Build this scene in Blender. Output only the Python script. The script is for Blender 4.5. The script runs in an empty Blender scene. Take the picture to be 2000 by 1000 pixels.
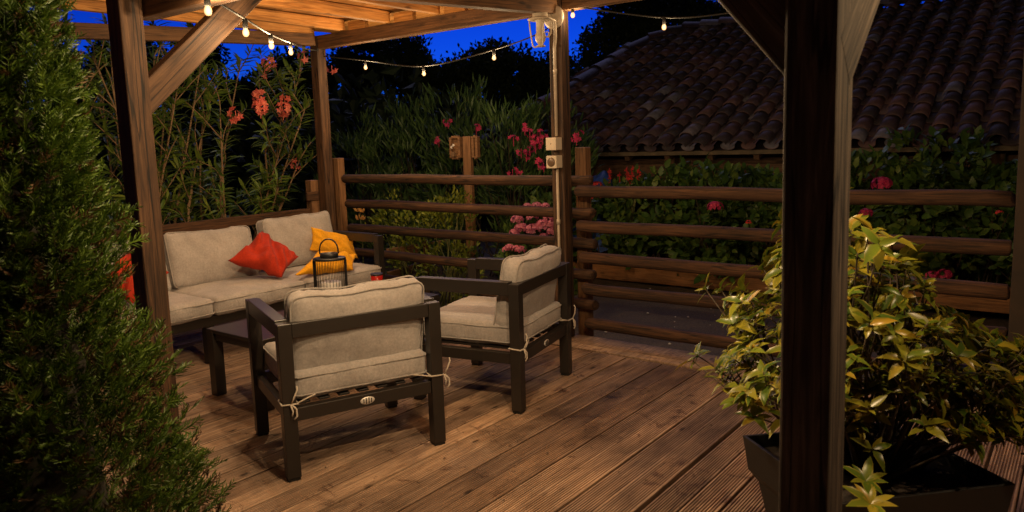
import bpy, bmesh, math, random
from mathutils import Vector, Matrix, noise
R = math.radians
rnd = random.Random(7)
scene = bpy.context.scene
C = scene.collection
W = {}                                   # world matrix of every object that may be a parent

# ------------------------------------------------------------------ camera
F = 1471.104
RV = Vector((0.79342035, 0.60789557, -0.0307754))
UV_ = Vector((-0.05378876, 0.12038874, 0.99126854))
FV = Vector((-0.60629277, 0.78483726, -0.12821682))
EYE = Vector((0, 0, 1.6))
cam = bpy.data.cameras.new('camera')
co = bpy.data.objects.new('camera', cam); C.objects.link(co)
m = Matrix((RV, UV_, -FV)).transposed().to_4x4(); m.translation = EYE
co.matrix_world = m
cam.sensor_width = 36; cam.lens = F / 2000 * 36; cam.shift_y = -35 / 2000
cam.dof.use_dof = True; cam.dof.focus_distance = 4.6; cam.dof.aperture_fstop = 5.0
cam.clip_start = 0.05; cam.clip_end = 500
scene.camera = co

def ray(x, y): return FV * F + RV * (x - 1000) - UV_ * (y - 465)
def on_y(x, y, Y): d = ray(x, y); return EYE + d * (Y / d.y)
def on_x(x, y, X): d = ray(x, y); return EYE + d * (X / d.x)
def on_z(x, y, Z): d = ray(x, y); return EYE + d * ((Z - 1.6) / d.z)

# ------------------------------------------------------------------ materials
def mat(name):
    m = bpy.data.materials.new(name); m.use_nodes = True
    nt = m.node_tree; b = nt.nodes['Principled BSDF']
    return m, nt, b
def nd(nt, t, **k):
    n = nt.nodes.new(t)
    for a, v in k.items():
        if a.startswith('i_'): n.inputs[a[2:].replace('_', ' ')].default_value = v
        else: setattr(n, a, v)
    return n
def ramp(nt, src, stops):
    r = nt.nodes.new('ShaderNodeValToRGB'); e = r.color_ramp.elements
    while len(e) < len(stops): e.new(0.5)
    for q, (p, c) in zip(e, stops):
        q.position = p; q.color = (*c, 1)
    nt.links.new(src, r.inputs[0]); return r.outputs[0]
def mixc(nt, fac, a, b, mode='MIX'):
    n = nt.nodes.new('ShaderNodeMix'); n.data_type = 'RGBA'; n.blend_type = mode
    for s, v in ((n.inputs[0], fac), (n.inputs[6], a), (n.inputs[7], b)):
        if hasattr(v, 'links') or isinstance(v, bpy.types.NodeSocket): nt.links.new(v, s)
        elif isinstance(v, (int, float)): s.default_value = v
        else: s.default_value = (*v, 1)
    return n.outputs[2]
def mapping(nt, src, scale, loc=(0, 0, 0)):
    mp = nt.nodes.new('ShaderNodeMapping'); mp.inputs['Scale'].default_value = scale
    mp.inputs['Location'].default_value = loc
    nt.links.new(src, mp.inputs[0]); return mp.outputs[0]
def noise_n(nt, vec, scale, detail=4, rough=.55, dist=0):
    n = nd(nt, 'ShaderNodeTexNoise'); n.inputs['Scale'].default_value = scale
    n.inputs['Detail'].default_value = detail; n.inputs['Roughness'].default_value = rough
    n.inputs['Distortion'].default_value = dist
    nt.links.new(vec, n.inputs['Vector']); return n.outputs['Fac']
def bump(nt, b, h, s=.3, d=.01):
    n = nd(nt, 'ShaderNodeBump'); n.inputs['Strength'].default_value = s; n.inputs['Distance'].default_value = d
    nt.links.new(h, n.inputs['Height']); nt.links.new(n.outputs[0], b.inputs['Normal'])

def wood(name, dark, mid, light, rough=.7, crack=.5):
    """timber whose grain runs along the object's own X axis"""
    m, nt, b = mat(name); L = nt.links
    tc = nd(nt, 'ShaderNodeTexCoord'); oi = nd(nt, 'ShaderNodeObjectInfo')
    add = nd(nt, 'ShaderNodeVectorMath', operation='MULTIPLY_ADD')
    cx = nd(nt, 'ShaderNodeCombineXYZ')
    for i in range(3): L.new(oi.outputs['Random'], cx.inputs[i])
    L.new(cx.outputs[0], add.inputs[0]); add.inputs[1].default_value = (31, 17, 23); L.new(tc.outputs['Object'], add.inputs[2])
    v = add.outputs[0]
    g = noise_n(nt, mapping(nt, v, (.9, 14, 14)), 4, 6, .6, .6)
    big = noise_n(nt, mapping(nt, v, (.6, 2, 2)), 2.2, 3)
    col = ramp(nt, g, [(.3, dark), (.5, mid), (.72, light)])
    tone = ramp(nt, big, [(.3, (.55, .53, .5)), (.7, (1.15, 1.1, 1.05))])
    col = mixc(nt, 1, col, tone, 'MULTIPLY')
    # knots
    vo = nd(nt, 'ShaderNodeTexVoronoi'); vo.inputs['Scale'].default_value = 2.2
    L.new(mapping(nt, v, (1.2, 3.2, 3.2)), vo.inputs['Vector'])
    kn = ramp(nt, vo.outputs['Distance'], [(.05, (.25, .22, .2)), (.13, (1, 1, 1))])
    col = mixc(nt, .8, col, kn, 'MULTIPLY')
    # drying cracks along the grain
    ck = noise_n(nt, mapping(nt, v, (.35, 9, 9), (5, 3, 1)), 2.4, 2, .4, .3)
    ckr = ramp(nt, ck, [(.478, (1, 1, 1)), (.492, (.10, .08, .07)), (.508, (.10, .08, .07)), (.522, (1, 1, 1))])
    col = mixc(nt, crack, col, ckr, 'MULTIPLY')
    tn = ramp(nt, oi.outputs['Random'], [(0, (.8, .8, .8)), (1, (1.15, 1.12, 1.1))])
    col = mixc(nt, 1, col, tn, 'MULTIPLY')
    L.new(col, b.inputs['Base Color']); b.inputs['Roughness'].default_value = rough
    h = mixc(nt, .6, g, ckr, 'MULTIPLY')
    bump(nt, b, h, .45, .006)
    return m

M = {}
M['post'] = wood('pergola_post_wood', (.03, .013, .006), (.085, .042, .019), (.165, .087, .042), .75, .95)
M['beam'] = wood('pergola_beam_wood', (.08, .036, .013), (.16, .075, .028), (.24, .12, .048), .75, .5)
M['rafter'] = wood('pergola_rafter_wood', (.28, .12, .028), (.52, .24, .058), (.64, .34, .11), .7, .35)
M['oldpost'] = wood('weathered_post_wood', (.02, .0155, .012), (.075, .061, .048), (.19, .158, .125), .85, .95)
M['rail'] = wood('fence_rail_wood', (.022, .010, .0045), (.066, .030, .013), (.13, .065, .030), .88, .75)
M['fpost'] = wood('fence_post_wood', (.10, .05, .022), (.20, .105, .048), (.29, .165, .08), .7, .5)
M['plank'] = wood('garden_plank_wood', (.16, .07, .025), (.30, .14, .05), (.38, .19, .08), .75, .5)
M['house_wood'] = wood('house_wall_wood', (.05, .026, .014), (.10, .055, .03), (.16, .09, .05), .8, .5)

def deck_material():
    m, nt, b = mat('deck_wood'); L = nt.links
    tc = nd(nt, 'ShaderNodeTexCoord'); p = tc.outputs['Object']
    at = nd(nt, 'ShaderNodeAttribute', attribute_name='board'); r = at.outputs['Fac']
    cx = nd(nt, 'ShaderNodeCombineXYZ'); 
    for i in range(3): L.new(r, cx.inputs[i])
    add = nd(nt, 'ShaderNodeVectorMath', operation='MULTIPLY_ADD')
    L.new(cx.outputs[0], add.inputs[0]); add.inputs[1].default_value = (9, 41, 0); L.new(p, add.inputs[2])
    v = add.outputs[0]
    g = noise_n(nt, mapping(nt, v, (15, .8, 15)), 4, 7, .65, .5)
    col = ramp(nt, g, [(.26, (.13, .094, .068)), (.5, (.37, .264, .182)), (.75, (.60, .462, .34))])
    blot = noise_n(nt, mapping(nt, v, (1.6, .7, 1)), 2.3, 5, .6)
    col = mixc(nt, 1, col, ramp(nt, blot, [(.32, (.45, .42, .40)), (.5, (.92, .9, .9)), (.7, (1.2, 1.15, 1.08))]), 'MULTIPLY')
    st = noise_n(nt, mapping(nt, p, (1, 1, 1), (7, 2, 0)), 5.0, 8, .72, 1.2)
    col = mixc(nt, .85, col, ramp(nt, st, [(.57, (1, 1, 1)), (.65, (.26, .18, .17))]), 'MULTIPLY')
    wear = noise_n(nt, mapping(nt, p, (1, 1, 1), (1, 8, 0)), .9, 4, .6, .5)
    col = mixc(nt, 1, col, ramp(nt, wear, [(.35, (.72, .70, .70)), (.65, (1.15, 1.12, 1.1))]), 'MULTIPLY')
    vo = nd(nt, 'ShaderNodeTexVoronoi'); vo.inputs['Scale'].default_value = 2.0
    L.new(mapping(nt, v, (3.2, 1.3, 1)), vo.inputs['Vector'])
    col = mixc(nt, .9, col, ramp(nt, vo.outputs['Distance'], [(.045, (.12, .1, .09)), (.10, (1, 1, 1))]), 'MULTIPLY')
    gv = nd(nt, 'ShaderNodeAttribute', attribute_name='groove')
    col = mixc(nt, gv.outputs['Fac'], col, (.60, .57, .55), 'MULTIPLY')
    L.new(mixc(nt, 1, col, ramp(nt, r, [(0, (.76, .75, .76)), (1, (1.18, 1.16, 1.13))]), 'MULTIPLY'), b.inputs['Base Color'])
    b.inputs['Roughness'].default_value = .62
    bump(nt, b, g, .35, .004)
    return m
M['deck'] = deck_material()

def fabric(name, c1, c2, weave=900, rough=.95, sheen=.25):
    m, nt, b = mat(name); L = nt.links
    tc = nd(nt, 'ShaderNodeTexCoord'); v = tc.outputs['Object']
    n1 = noise_n(nt, v, 6, 5, .6, .4); n2 = noise_n(nt, v, 75, 3, .75)
    col = ramp(nt, n1, [(.3, c1), (.7, c2)])
    col = mixc(nt, 1, col, ramp(nt, n2, [(.3, (.80, .80, .80)), (.7, (1.14, 1.14, 1.14))]), 'MULTIPLY')
    L.new(col, b.inputs['Base Color']); b.inputs['Roughness'].default_value = rough
    b.inputs['Sheen Weight'].default_value = sheen
    w = noise_n(nt, v, weave, 2, .8)
    cr = noise_n(nt, mapping(nt, v, (16, 6, 8)), 1.3, 4, .55, 1.2)
    hh = mixc(nt, .35, cr, w)
    bump(nt, b, hh, .55 if sheen > .1 else .15, .02)
    return m
M['cushion'] = fabric('beige_cushion_fabric', (.36, .333, .322), (.51, .473, .457))
M['piping'] = fabric('beige_piping', (.34, .315, .295), (.43, .40, .375))
M['red_fabric'] = fabric('red_pillow_fabric', (.38, .022, .004), (.48, .03, .006), 500, sheen=.03)
M['yellow_fabric'] = fabric('yellow_pillow_fabric', (.80, .36, .008), (.88, .43, .012), 500, sheen=.03)
M['cord'] = fabric('cream_cord', (.6, .52, .42), (.7, .62, .52))

def plain(name, col, rough=.5, metal=0, var=.15, scale=8, bmp=0):
    m, nt, b = mat(name); L = nt.links
    tc = nd(nt, 'ShaderNodeTexCoord')
    n = noise_n(nt, tc.outputs['Object'], scale, 5, .6)
    lo = tuple(c * (1 - var) for c in col); hi = tuple(min(1, c * (1 + var)) for c in col)
    L.new(ramp(nt, n, [(.3, lo), (.7, hi)]), b.inputs['Base Color'])
    b.inputs['Roughness'].default_value = rough; b.inputs['Metallic'].default_value = metal
    rr = nd(nt, 'ShaderNodeMapRange'); L.new(n, rr.inputs[0]); rr.inputs[3].default_value = rough - .08; rr.inputs[4].default_value = min(1, rough + .1)
    L.new(rr.outputs[0], b.inputs['Roughness'])
    if bmp: bump(nt, b, noise_n(nt, tc.outputs['Object'], scale * 6, 4), bmp, .01)
    return m
M['frame'] = plain('taupe_powder_coated_metal', (.024, .0195, .0165), .36, 0, .12, 3)
M['foot'] = plain('black_plastic', (.012, .012, .012), .5)
M['badge'] = plain('brushed_badge_metal', (.75, .72, .68), .4, .3, .05)
M['black_metal'] = plain('black_lantern_metal', (.014, .014, .016), .4)
M['candle'] = plain('white_candle_wax', (.80, .78, .76), .5, 0, .04)
M['lamp_white'] = plain('cream_painted_metal', (.46, .38, .29), .45, 0, .15, 14)
M['plastic'] = plain('cream_plastic_box', (.66, .56, .43), .4, 0, .08, 10)
M['dark_socket'] = plain('dark_socket_cover', (.16, .10, .06), .35)
M['wire'] = plain('black_rubber_wire', (.008, .007, .006), .8)
M['planter'] = plain('anthracite_planter', (.013, .0125, .013), .5, 0, .2, 4)
M['soil'] = plain('potting_soil', (.02, .013, .009), .95, 0, .5, 30, .6)
M['gravel'] = plain('dark_gravel', (.085, .064, .046), .9, 0, .55, 60, 1.0)
M['stone'] = plain('pale_pebble', (.45, .42, .38), .8, 0, .3, 9)
M['tarp'] = plain('blue_tarp', (.02, .07, .30), .45, 0, .4, 6, .4)
M['fascia'] = plain('grey_fascia_wood', (.10, .075, .048), .8, 0, .5, 5)
M['bark'] = plain('bark', (.10, .07, .05), .9, 0, .4, 14, .6)
M['stem'] = plain('oleander_stem', (.22, .135, .07), .7, 0, .35, 12, .3)
M['darkstem'] = plain('dark_stem', (.05, .035, .02), .8, 0, .4, 12, .3)
M['green_stem'] = plain('green_stem', (.12, .13, .04), .7, 0, .35, 12, .3)
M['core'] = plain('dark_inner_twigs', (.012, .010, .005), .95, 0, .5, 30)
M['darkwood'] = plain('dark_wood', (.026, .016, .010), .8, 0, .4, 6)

def glass(name, col, rough=.05):
    m, nt, b = mat(name)
    tc = nd(nt, 'ShaderNodeTexCoord'); n = noise_n(nt, tc.outputs['Object'], 5)
    nt.links.new(ramp(nt, n, [(.2, tuple(c * .85 for c in col)), (.8, col)]), b.inputs['Base Color'])
    b.inputs['Roughness'].default_value = rough; b.inputs['Transmission Weight'].default_value = .25
    return m
M['red_glass'] = glass('red_glass', (.62, .02, .015), .15)

def bulb_material():
    m, nt, b = mat('glowing_bulb')
    lw = nd(nt, 'ShaderNodeLayerWeight'); lw.inputs[0].default_value = .4
    c = ramp(nt, lw.outputs['Facing'], [(0, (1, .84, .55)), (.3, (1, .66, .30)), (.75, (1, .34, .06))])
    nt.links.new(c, b.inputs['Emission Color']); b.inputs['Emission Strength'].default_value = 1.45
    b.inputs['Base Color'].default_value = (.9, .6, .3, 1)
    return m
M['bulb'] = bulb_material()

def leaf(name, cols, rough=.45, trans=.25, edge=None, edge_at=.55):
    m, nt, b = mat(name); L = nt.links
    ge = nd(nt, 'ShaderNodeNewGeometry'); r = ge.outputs['Random Per Island']
    n = len(cols); col = ramp(nt, r, [(i / max(1, n - 1), c) for i, c in enumerate(cols)])
    tc = nd(nt, 'ShaderNodeTexCoord')
    cl = noise_n(nt, tc.outputs['Object'], 2.2, 3)
    col = mixc(nt, 1, col, ramp(nt, cl, [(.3, (.6, .62, .6)), (.7, (1.2, 1.2, 1.1))]), 'MULTIPLY')
    if edge:
        uv = nd(nt, 'ShaderNodeSeparateXYZ'); L.new(tc.outputs['UV'], uv.inputs[0])
        ab = nd(nt, 'ShaderNodeMath', operation='ABSOLUTE'); L.new(uv.outputs[0], ab.inputs[0])
        nz = noise_n(nt, tc.outputs['Object'], 40, 2)
        ad = nd(nt, 'ShaderNodeMath', operation='MULTIPLY_ADD'); L.new(nz, ad.inputs[0]); ad.inputs[1].default_value = .5; L.new(ab.outputs[0], ad.inputs[2])
        f = ramp(nt, ad.outputs[0], [(edge_at + .12, (0, 0, 0)), (edge_at + .28, (1, 1, 1))])
        col = mixc(nt, f, col, edge)
    L.new(col, b.inputs['Base Color']); b.inputs['Roughness'].default_value = rough
    b.inputs['Specular IOR Level'].default_value = .35
    tr = nd(nt, 'ShaderNodeBsdfTranslucent'); L.new(col, tr.inputs[0])
    mx = nd(nt, 'ShaderNodeMixShader'); mx.inputs[0].default_value = trans
    L.new(b.outputs[0], mx.inputs[1]); L.new(tr.outputs[0], mx.inputs[2])
    L.new(mx.outputs[0], nt.nodes['Material Output'].inputs[0])
    return m
M['thuja'] = leaf('conifer_spray', [(.035, .075, .010), (.065, .125, .013), (.12, .19, .02), (.05, .10, .012)], .5, .15)
M['thuja_brown'] = leaf('dry_conifer_spray', [(.10, .055, .025), (.15, .085, .04)], .8, .1)
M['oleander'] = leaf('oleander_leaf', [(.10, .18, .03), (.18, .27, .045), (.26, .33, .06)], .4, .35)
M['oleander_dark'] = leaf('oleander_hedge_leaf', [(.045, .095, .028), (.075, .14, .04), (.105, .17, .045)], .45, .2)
M['hedge'] = leaf('hydrangea_leaf', [(.045, .10, .024), (.08, .15, .028), (.12, .17, .03)], .45, .2)
M['yellowgreen'] = leaf('bright_shrub_leaf', [(.16, .22, .02), (.26, .29, .03), (.12, .18, .02)], .5, .3)
M['variegated'] = leaf('variegated_leaf', [(.04, .08, .012), (.075, .12, .014), (.13, .165, .016), (.26, .21, .02), (.085, .135, .015), (.32, .20, .022)], .28, .25, edge=(.19, .175, .022), edge_at=.84)
M['tree'] = leaf('tree_leaf', [(.025, .045, .02), (.04, .06, .025)], .6, .15)
M['coral'] = leaf('coral_petal', [(.85, .16, .12), (.92, .28, .20), (.80, .11, .10)], .6, .3)
M['magenta'] = leaf('magenta_petal', [(.60, .035, .12), (.70, .06, .18), (.5, .02, .12)], .6, .3)
M['pink'] = leaf('pink_petal', [(.70, .20, .34), (.78, .30, .45), (.62, .14, .28)], .6, .3)
M['red_petal'] = leaf('red_petal', [(.6, .03, .03), (.72, .06, .06)], .6, .3)
M['lily'] = leaf('orange_lily_petal', [(.85, .42, .10), (.9, .52, .18)], .6, .3)

def tile_material():
    m, nt, b = mat('clay_roof_tile'); L = nt.links
    at = nd(nt, 'ShaderNodeAttribute', attribute_name='tile'); tc = nd(nt, 'ShaderNodeTexCoord')
    col = ramp(nt, at.outputs['Fac'], [(0, (.022, .017, .025)), (.4, (.042, .027, .038)), (.7, (.068, .038, .050)), (.9, (.115, .062, .066)), (.97, (.14, .14, .19))])
    n = noise_n(nt, tc.outputs['Object'], 7, 6, .65)
    col = mixc(nt, 1, col, ramp(nt, n, [(.35, (.45, .43, .42)), (.65, (1.15, 1.1, 1.1))]), 'MULTIPLY')
    L.new(col, b.inputs['Base Color']); b.inputs['Roughness'].default_value = .7
    bump(nt, b, noise_n(nt, tc.outputs['Object'], 40, 4), .3, .01)
    return m
M['tile'] = tile_material()

# ------------------------------------------------------------------ mesh helpers
class MB:
    def __init__(s): s.v = []; s.f = []; s.uv = None; s.att = None
    def add(s, vs, fs):
        o = len(s.v); s.v.extend(vs); s.f.extend([tuple(i + o for i in q) for q in fs])
    def box(s, c, d, M_=None):
        c = Vector(c); hx, hy, hz = d[0] / 2, d[1] / 2, d[2] / 2
        vs = [Vector((x, y, z)) for x in (-hx, hx) for y in (-hy, hy) for z in (-hz, hz)]
        if M_: vs = [M_ @ v for v in vs]
        s.add([v + c for v in vs], [(0, 1, 3, 2), (4, 6, 7, 5), (0, 4, 5, 1), (2, 3, 7, 6), (0, 2, 6, 4), (1, 5, 7, 3)])
    def tube(s, pts, r, n=8, caps=True):
        pts = [Vector(p) for p in pts]; rs = r if isinstance(r, (list, tuple)) else [r] * len(pts)
        rings = []; t0 = None; ax = None
        for i, p in enumerate(pts):
            t = (pts[min(i + 1, len(pts) - 1)] - pts[max(i - 1, 0)]).normalized()
            if ax is None:
                ax = t.orthogonal().normalized()
            else:
                ax = (ax - t * ax.dot(t)); ax = ax.normalized() if ax.length > 1e-6 else t.orthogonal().normalized()
            bx = t.cross(ax)
            rings.append([p + (ax * math.cos(2 * math.pi * k / n) + bx * math.sin(2 * math.pi * k / n)) * rs[i] for k in range(n)])
        vs = [v for q in rings for v in q]; fs = []
        for i in range(len(rings) - 1):
            for k in range(n):
                a, b_ = i * n + k, i * n + (k + 1) % n
                fs.append((a, b_, b_ + n, a + n))
        if caps: fs += [tuple(range(n))[::-1], tuple(range((len(rings) - 1) * n, len(rings) * n))]
        s.add(vs, fs)
    def lathe(s, prof, n=20, c=(0, 0, 0), M_=None):
        c = Vector(c); vs = []; fs = []
        for r_, z in prof:
            for k in range(n):
                v = Vector((r_ * math.cos(2 * math.pi * k / n), r_ * math.sin(2 * math.pi * k / n), z))
                vs.append((M_ @ v if M_ else v) + c)
        for i in range(len(prof) - 1):
            for k in range(n):
                a, b_ = i * n + k, i * n + (k + 1) % n
                fs.append((a, b_, b_ + n, a + n))
        fs += [tuple(range(n))[::-1], tuple(range((len(prof) - 1) * n, len(prof) * n))]
        s.add(vs, fs)
    def leaf(s, p, d, nrm, L, w, droop=0.15, fold=.12, seg=2):
        """a leaf blade: midrib plus two edges, folded along the rib"""
        d = d.normalized(); side = d.cross(nrm)
        side = side.normalized() if side.length > 1e-5 else d.orthogonal().normalized()
        up = side.cross(d)
        if seg == 1:
            mid = p + d * L * .5
            s.add([p, mid + side * w * .5 + up * w * fold, p + d * L - up * L * droop, mid - side * w * .5 + up * w * fold], [(0, 1, 2), (0, 2, 3)])
            return
        q1 = p + d * L * .35; q2 = p + d * L * .7 - up * L * droop * .4; q3 = p + d * L - up * L * droop
        s.add([p, q1 + side * w * .5 + up * w * fold, q1, q1 - side * w * .5 + up * w * fold,
               q2 + side * w * .38 + up * w * fold, q2, q2 - side * w * .38 + up * w * fold, q3],
              [(0, 1, 2), (0, 2, 3), (1, 4, 5, 2), (2, 5, 6, 3), (4, 7, 5), (5, 7, 6)])
        if s.uv is not None: s.uv += [0, 1, 0, -1, 1, 0, -1, .8]
    def build(s, name, m, parent=None, smooth=False, bevel=0, M_=None, weld=False):
        me = bpy.data.meshes.new(name); me.from_pydata([tuple(v) for v in s.v], [], s.f)
        if s.uv is not None and len(s.uv) == len(s.v):
            l = me.uv_layers.new(name='UVMap')
            for lp in me.loops: l.data[lp.index].uv = (s.uv[lp.vertex_index], 0)
        if bevel or weld:
            bm = bmesh.new(); bm.from_mesh(me)
            if weld: bmesh.ops.remove_doubles(bm, verts=bm.verts, dist=1e-4)
            if bevel: bmesh.ops.bevel(bm, geom=[e for e in bm.edges if len(e.link_faces) == 2 and e.calc_face_angle(0) > .6], offset=bevel, segments=2, affect='EDGES', profile=.5)
            bm.to_mesh(me); bm.free()
        if smooth: me.polygons.foreach_set('use_smooth', [True] * len(me.polygons))
        me.materials.append(M[m] if isinstance(m, str) else m)
        return link(name, me, parent, M_)
def link(name, data, parent=None, M_=None):
    o = bpy.data.objects.new(name, data); C.objects.link(o)
    M_ = M_ or Matrix.Identity(4)
    W[o] = M_
    o.matrix_basis = M_
    if parent is not None:
        o.parent = parent; o.matrix_parent_inverse = W[parent].inverted()
    return o
def thing(name, label, cat, loc=(0, 0, 0), group=None):
    e = link(name, None, None, Matrix.Translation(Vector(loc)))
    e.empty_display_size = .1
    return tag(e, label, cat, group)
def tag(o, label, cat, group=None, kind=None):
    if label: o['label'] = label
    if cat: o['category'] = cat
    if group: o['group'] = group
    if kind: o['kind'] = kind
    return o
def children(o): return [c for c in bpy.data.objects if c.parent == o]
def copy_tree(o, parent=None):
    c = o.copy(); C.objects.link(c)
    if parent:
        mpi = o.matrix_parent_inverse.copy(); c.parent = parent; c.matrix_parent_inverse = mpi
    for ch in children(o): copy_tree(ch, c)
    return c

def timber(name, p0, p1, w, h, m, parent=None, up=(0, 0, 1), bevel=.006, wob=0.0):
    """squared timber from p0 to p1; its own X runs along the grain; h is measured along up"""
    p0 = Vector(p0); p1 = Vector(p1); x = (p1 - p0); L = x.length; x.normalize()
    z = Vector(up); z = (z - x * z.dot(x)).normalized(); y = z.cross(x)
    Mx = Matrix((x, y, z)).transposed().to_4x4(); Mx.translation = (p0 + p1) / 2
    b = MB(); n = max(1, int(L / .25)) if wob else 1
    rings = []
    for i in range(n + 1):
        t = -L / 2 + L * i / n
        dy = wob * noise.noise(p0 + Vector((t * 1.3, 0, 7))); dz = wob * noise.noise(p0 + Vector((t * 1.3, 5, 0)))
        rings.append([Vector((t, sy * w / 2 + dy, sz * h / 2 + dz)) for sy, sz in ((-1, -1), (1, -1), (1, 1), (-1, 1))])
    vs = [v for q in rings for v in q]; fs = [(0, 3, 2, 1), tuple(4 * n + k for k in range(4))]
    for i in range(n):
        for k in range(4): fs.append((4 * i + k, 4 * i + (k + 1) % 4, 4 * i + 4 + (k + 1) % 4, 4 * i + 4 + k))
    b.add(vs, fs)
    return b.build(name, m, parent, False, bevel, Mx)
def log(name, p0, p1, r, m, parent=None):
    p0 = Vector(p0); p1 = Vector(p1); x = p1 - p0; L = x.length; x.normalize()
    y = Vector((0, 0, 1)).cross(x).normalized(); z = x.cross(y)
    Mx = Matrix((x, y, z)).transposed().to_4x4(); Mx.translation = (p0 + p1) / 2
    b = MB(); n = max(4, int(L / .12)); off = rnd.random() * 50
    pts = []; rs = []
    for i in range(n + 1):
        t = -L / 2 + L * i / n
        pts.append((t, .010 * noise.noise(Vector((t * 1.1, off, 0))), .011 * noise.noise(Vector((t * 1.2, off, 9)))))
        e = .8 if i in (0, n) else 1
        rs.append(r * e * (1 + .06 * noise.noise(Vector((t * 3, off, 4))) + .03 * noise.noise(Vector((t * 11, off, 1)))))
    pts.insert(1, (-L / 2 + .01, 0, 0)); rs.insert(1, r * .99); pts.insert(-1, (L / 2 - .01, 0, 0)); rs.insert(-1, r * .99)
    b.tube(pts, rs, 16)
    o = b.build(name, m, parent, True, 0, Mx)
    return o

def cushion(hx, hy, hz, rad=.035, bulge=.02, seed=0, wr=.006, res=.022, sag=0):
    """a soft box: rounded, crowned top and bottom, with fabric wrinkles; centred on the origin"""
    b = MB(); h = (hx, hy, hz)
    def face(ax, sg):
        a1, a2 = [i for i in range(3) if i != ax]
        n1 = max(3, int(2 * h[a1] / res)); n2 = max(3, int(2 * h[a2] / res))
        vs = []; fs = []
        for i in range(n1 + 1):
            for j in range(n2 + 1):
                p = [0, 0, 0]; p[ax] = sg * h[ax]; p[a1] = -h[a1] + 2 * h[a1] * i / n1; p[a2] = -h[a2] + 2 * h[a2] * j / n2
                vs.append(Vector(p))
        for i in range(n1):
            for j in range(n2):
                q = (i * (n2 + 1) + j, (i + 1) * (n2 + 1) + j, (i + 1) * (n2 + 1) + j + 1, i * (n2 + 1) + j + 1)
                fs.append(q if (sg > 0) == (ax != 1) else q[::-1])
        b.add(vs, fs)
    for ax in range(3):
        for sg in (-1, 1): face(ax, sg)
    out = []
    for p in b.v:
        inn = Vector([max(-(h[i] - rad), min(h[i] - rad, p[i])) for i in range(3)])
        d = p - inn
        q = inn + d.normalized() * rad if d.length > 1e-9 else p.copy()
        u, v = p.x / hx, p.y / hy; cz = p.z / hz
        q.z += cz * bulge * (1 - u * u) * (1 - v * v)
        q.x += .35 * bulge * (p.x / hx) * (1 - v * v) * (1 - cz * cz)
        q.y += .35 * bulge * (p.y / hy) * (1 - u * u) * (1 - cz * cz)
        s_ = Vector((seed * 3.1, seed * 1.7, 0))
        nz = noise.noise(q * 7 + s_) * .6 + noise.noise(Vector((q.x * 30, q.y * 8, q.z * 8)) + s_) * .35 + noise.noise(Vector((q.x * 9, q.y * 34, q.z * 20)) + s_) * .35
        # gathers close to the seams
        edge = max(abs(u), abs(v)) ** 6
        gz = noise.noise(Vector((q.x * 40, q.y * 40, 0)) + s_) * edge
        q += (d.normalized() if d.length > 1e-9 else Vector((0, 0, 1))) * (nz * wr + gz * wr * .8)
        if sag:
            top = max(0, v) ** 2
            q.y += top * (sag * (u * u - .75) + sag * .8 * noise.noise(Vector((u * 2.3, seed, 0))))
            q.z += top * sag * .8 * noise.noise(Vector((u * 1.9, seed, 5)))
        out.append(q)
    b.v = out
    return b
def piping_loop(hx, hy, z, rad, r=.0045, sag=0, seed=0):
    pts = []
    k = rad * .45
    ring = []
    for cx, cy, a0 in ((hx - rad, hy - rad, 0), (-hx + rad, hy - rad, 90), (-hx + rad, -hy + rad, 180), (hx - rad, -hy + rad, 270)):
        for s in range(5):
            a = R(a0 + 22.5 * s); ring.append(Vector((cx + (rad + .001) * math.cos(a), cy + (rad + .001) * math.sin(a), z)))
    ring.append(ring[0])
    for a, b_ in zip(ring, ring[1:]):
        n = max(1, int((b_ - a).length / .05))
        for i in range(n):
            p = a.lerp(b_, i / n); p.z += .004 * noise.noise(p * 9)
            if sag:
                u, top = p.x / hx, max(0, p.y / hy) ** 2
                p.y += top * (sag * (u * u - .75) + sag * .8 * noise.noise(Vector((u * 2.3, seed, 0)))); p.z += top * sag * .8 * noise.noise(Vector((u * 1.9, seed, 5)))
            pts.append(p)
    pts.append(ring[-1].copy())
    b = MB(); b.tube(pts, r, 6, False); return b
def throw_pillow(c, th, seed, fold=.02):
    """square pillow through four 3-D corners (in order), pinched corners, creased"""
    c = [Vector(q) for q in c]; N = 34; b = MB()
    nrm = (c[2] - c[0]).cross(c[3] - c[1]).normalized()
    cen = sum(c, Vector()) / 4
    for sg in (1, -1):
        vs = []; fs = []
        for i in range(N + 1):
            for j in range(N + 1):
                u, v = i / N, j / N
                p = (c[0] * (1 - u) + c[1] * u) * (1 - v) + (c[3] * (1 - u) + c[2] * u) * v
                U, V = 2 * u - 1, 2 * v - 1
                prof = max(0, (1 - U * U) * (1 - V * V)) ** .42
                # edges bow inwards between the pointed corners
                bow = .10 * ((1 - U * U) * abs(V) ** 3 + (1 - V * V) * abs(U) ** 3)
                p = p + (cen - p) * bow
                s_ = Vector((seed * 7.3, seed, 0))
                w = noise.noise(Vector((U * 1.6 + V * 2.4, V * .8 - U * .5, 0)) * 1.05 + s_) * fold * 2.4 + noise.noise(Vector((U * 4.5 - V * 1.2, V * 1.6 + U, 3)) * .55 + s_) * fold * .5
                vs.append(p + nrm * sg * (th * prof * .5) + nrm * w * prof ** .5)
        for i in range(N):
            for j in range(N):
                q = (i * (N + 1) + j, (i + 1) * (N + 1) + j, (i + 1) * (N + 1) + j + 1, i * (N + 1) + j + 1)
                fs.append(q if sg > 0 else q[::-1])
        b.add(vs, fs)
    return b

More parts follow.
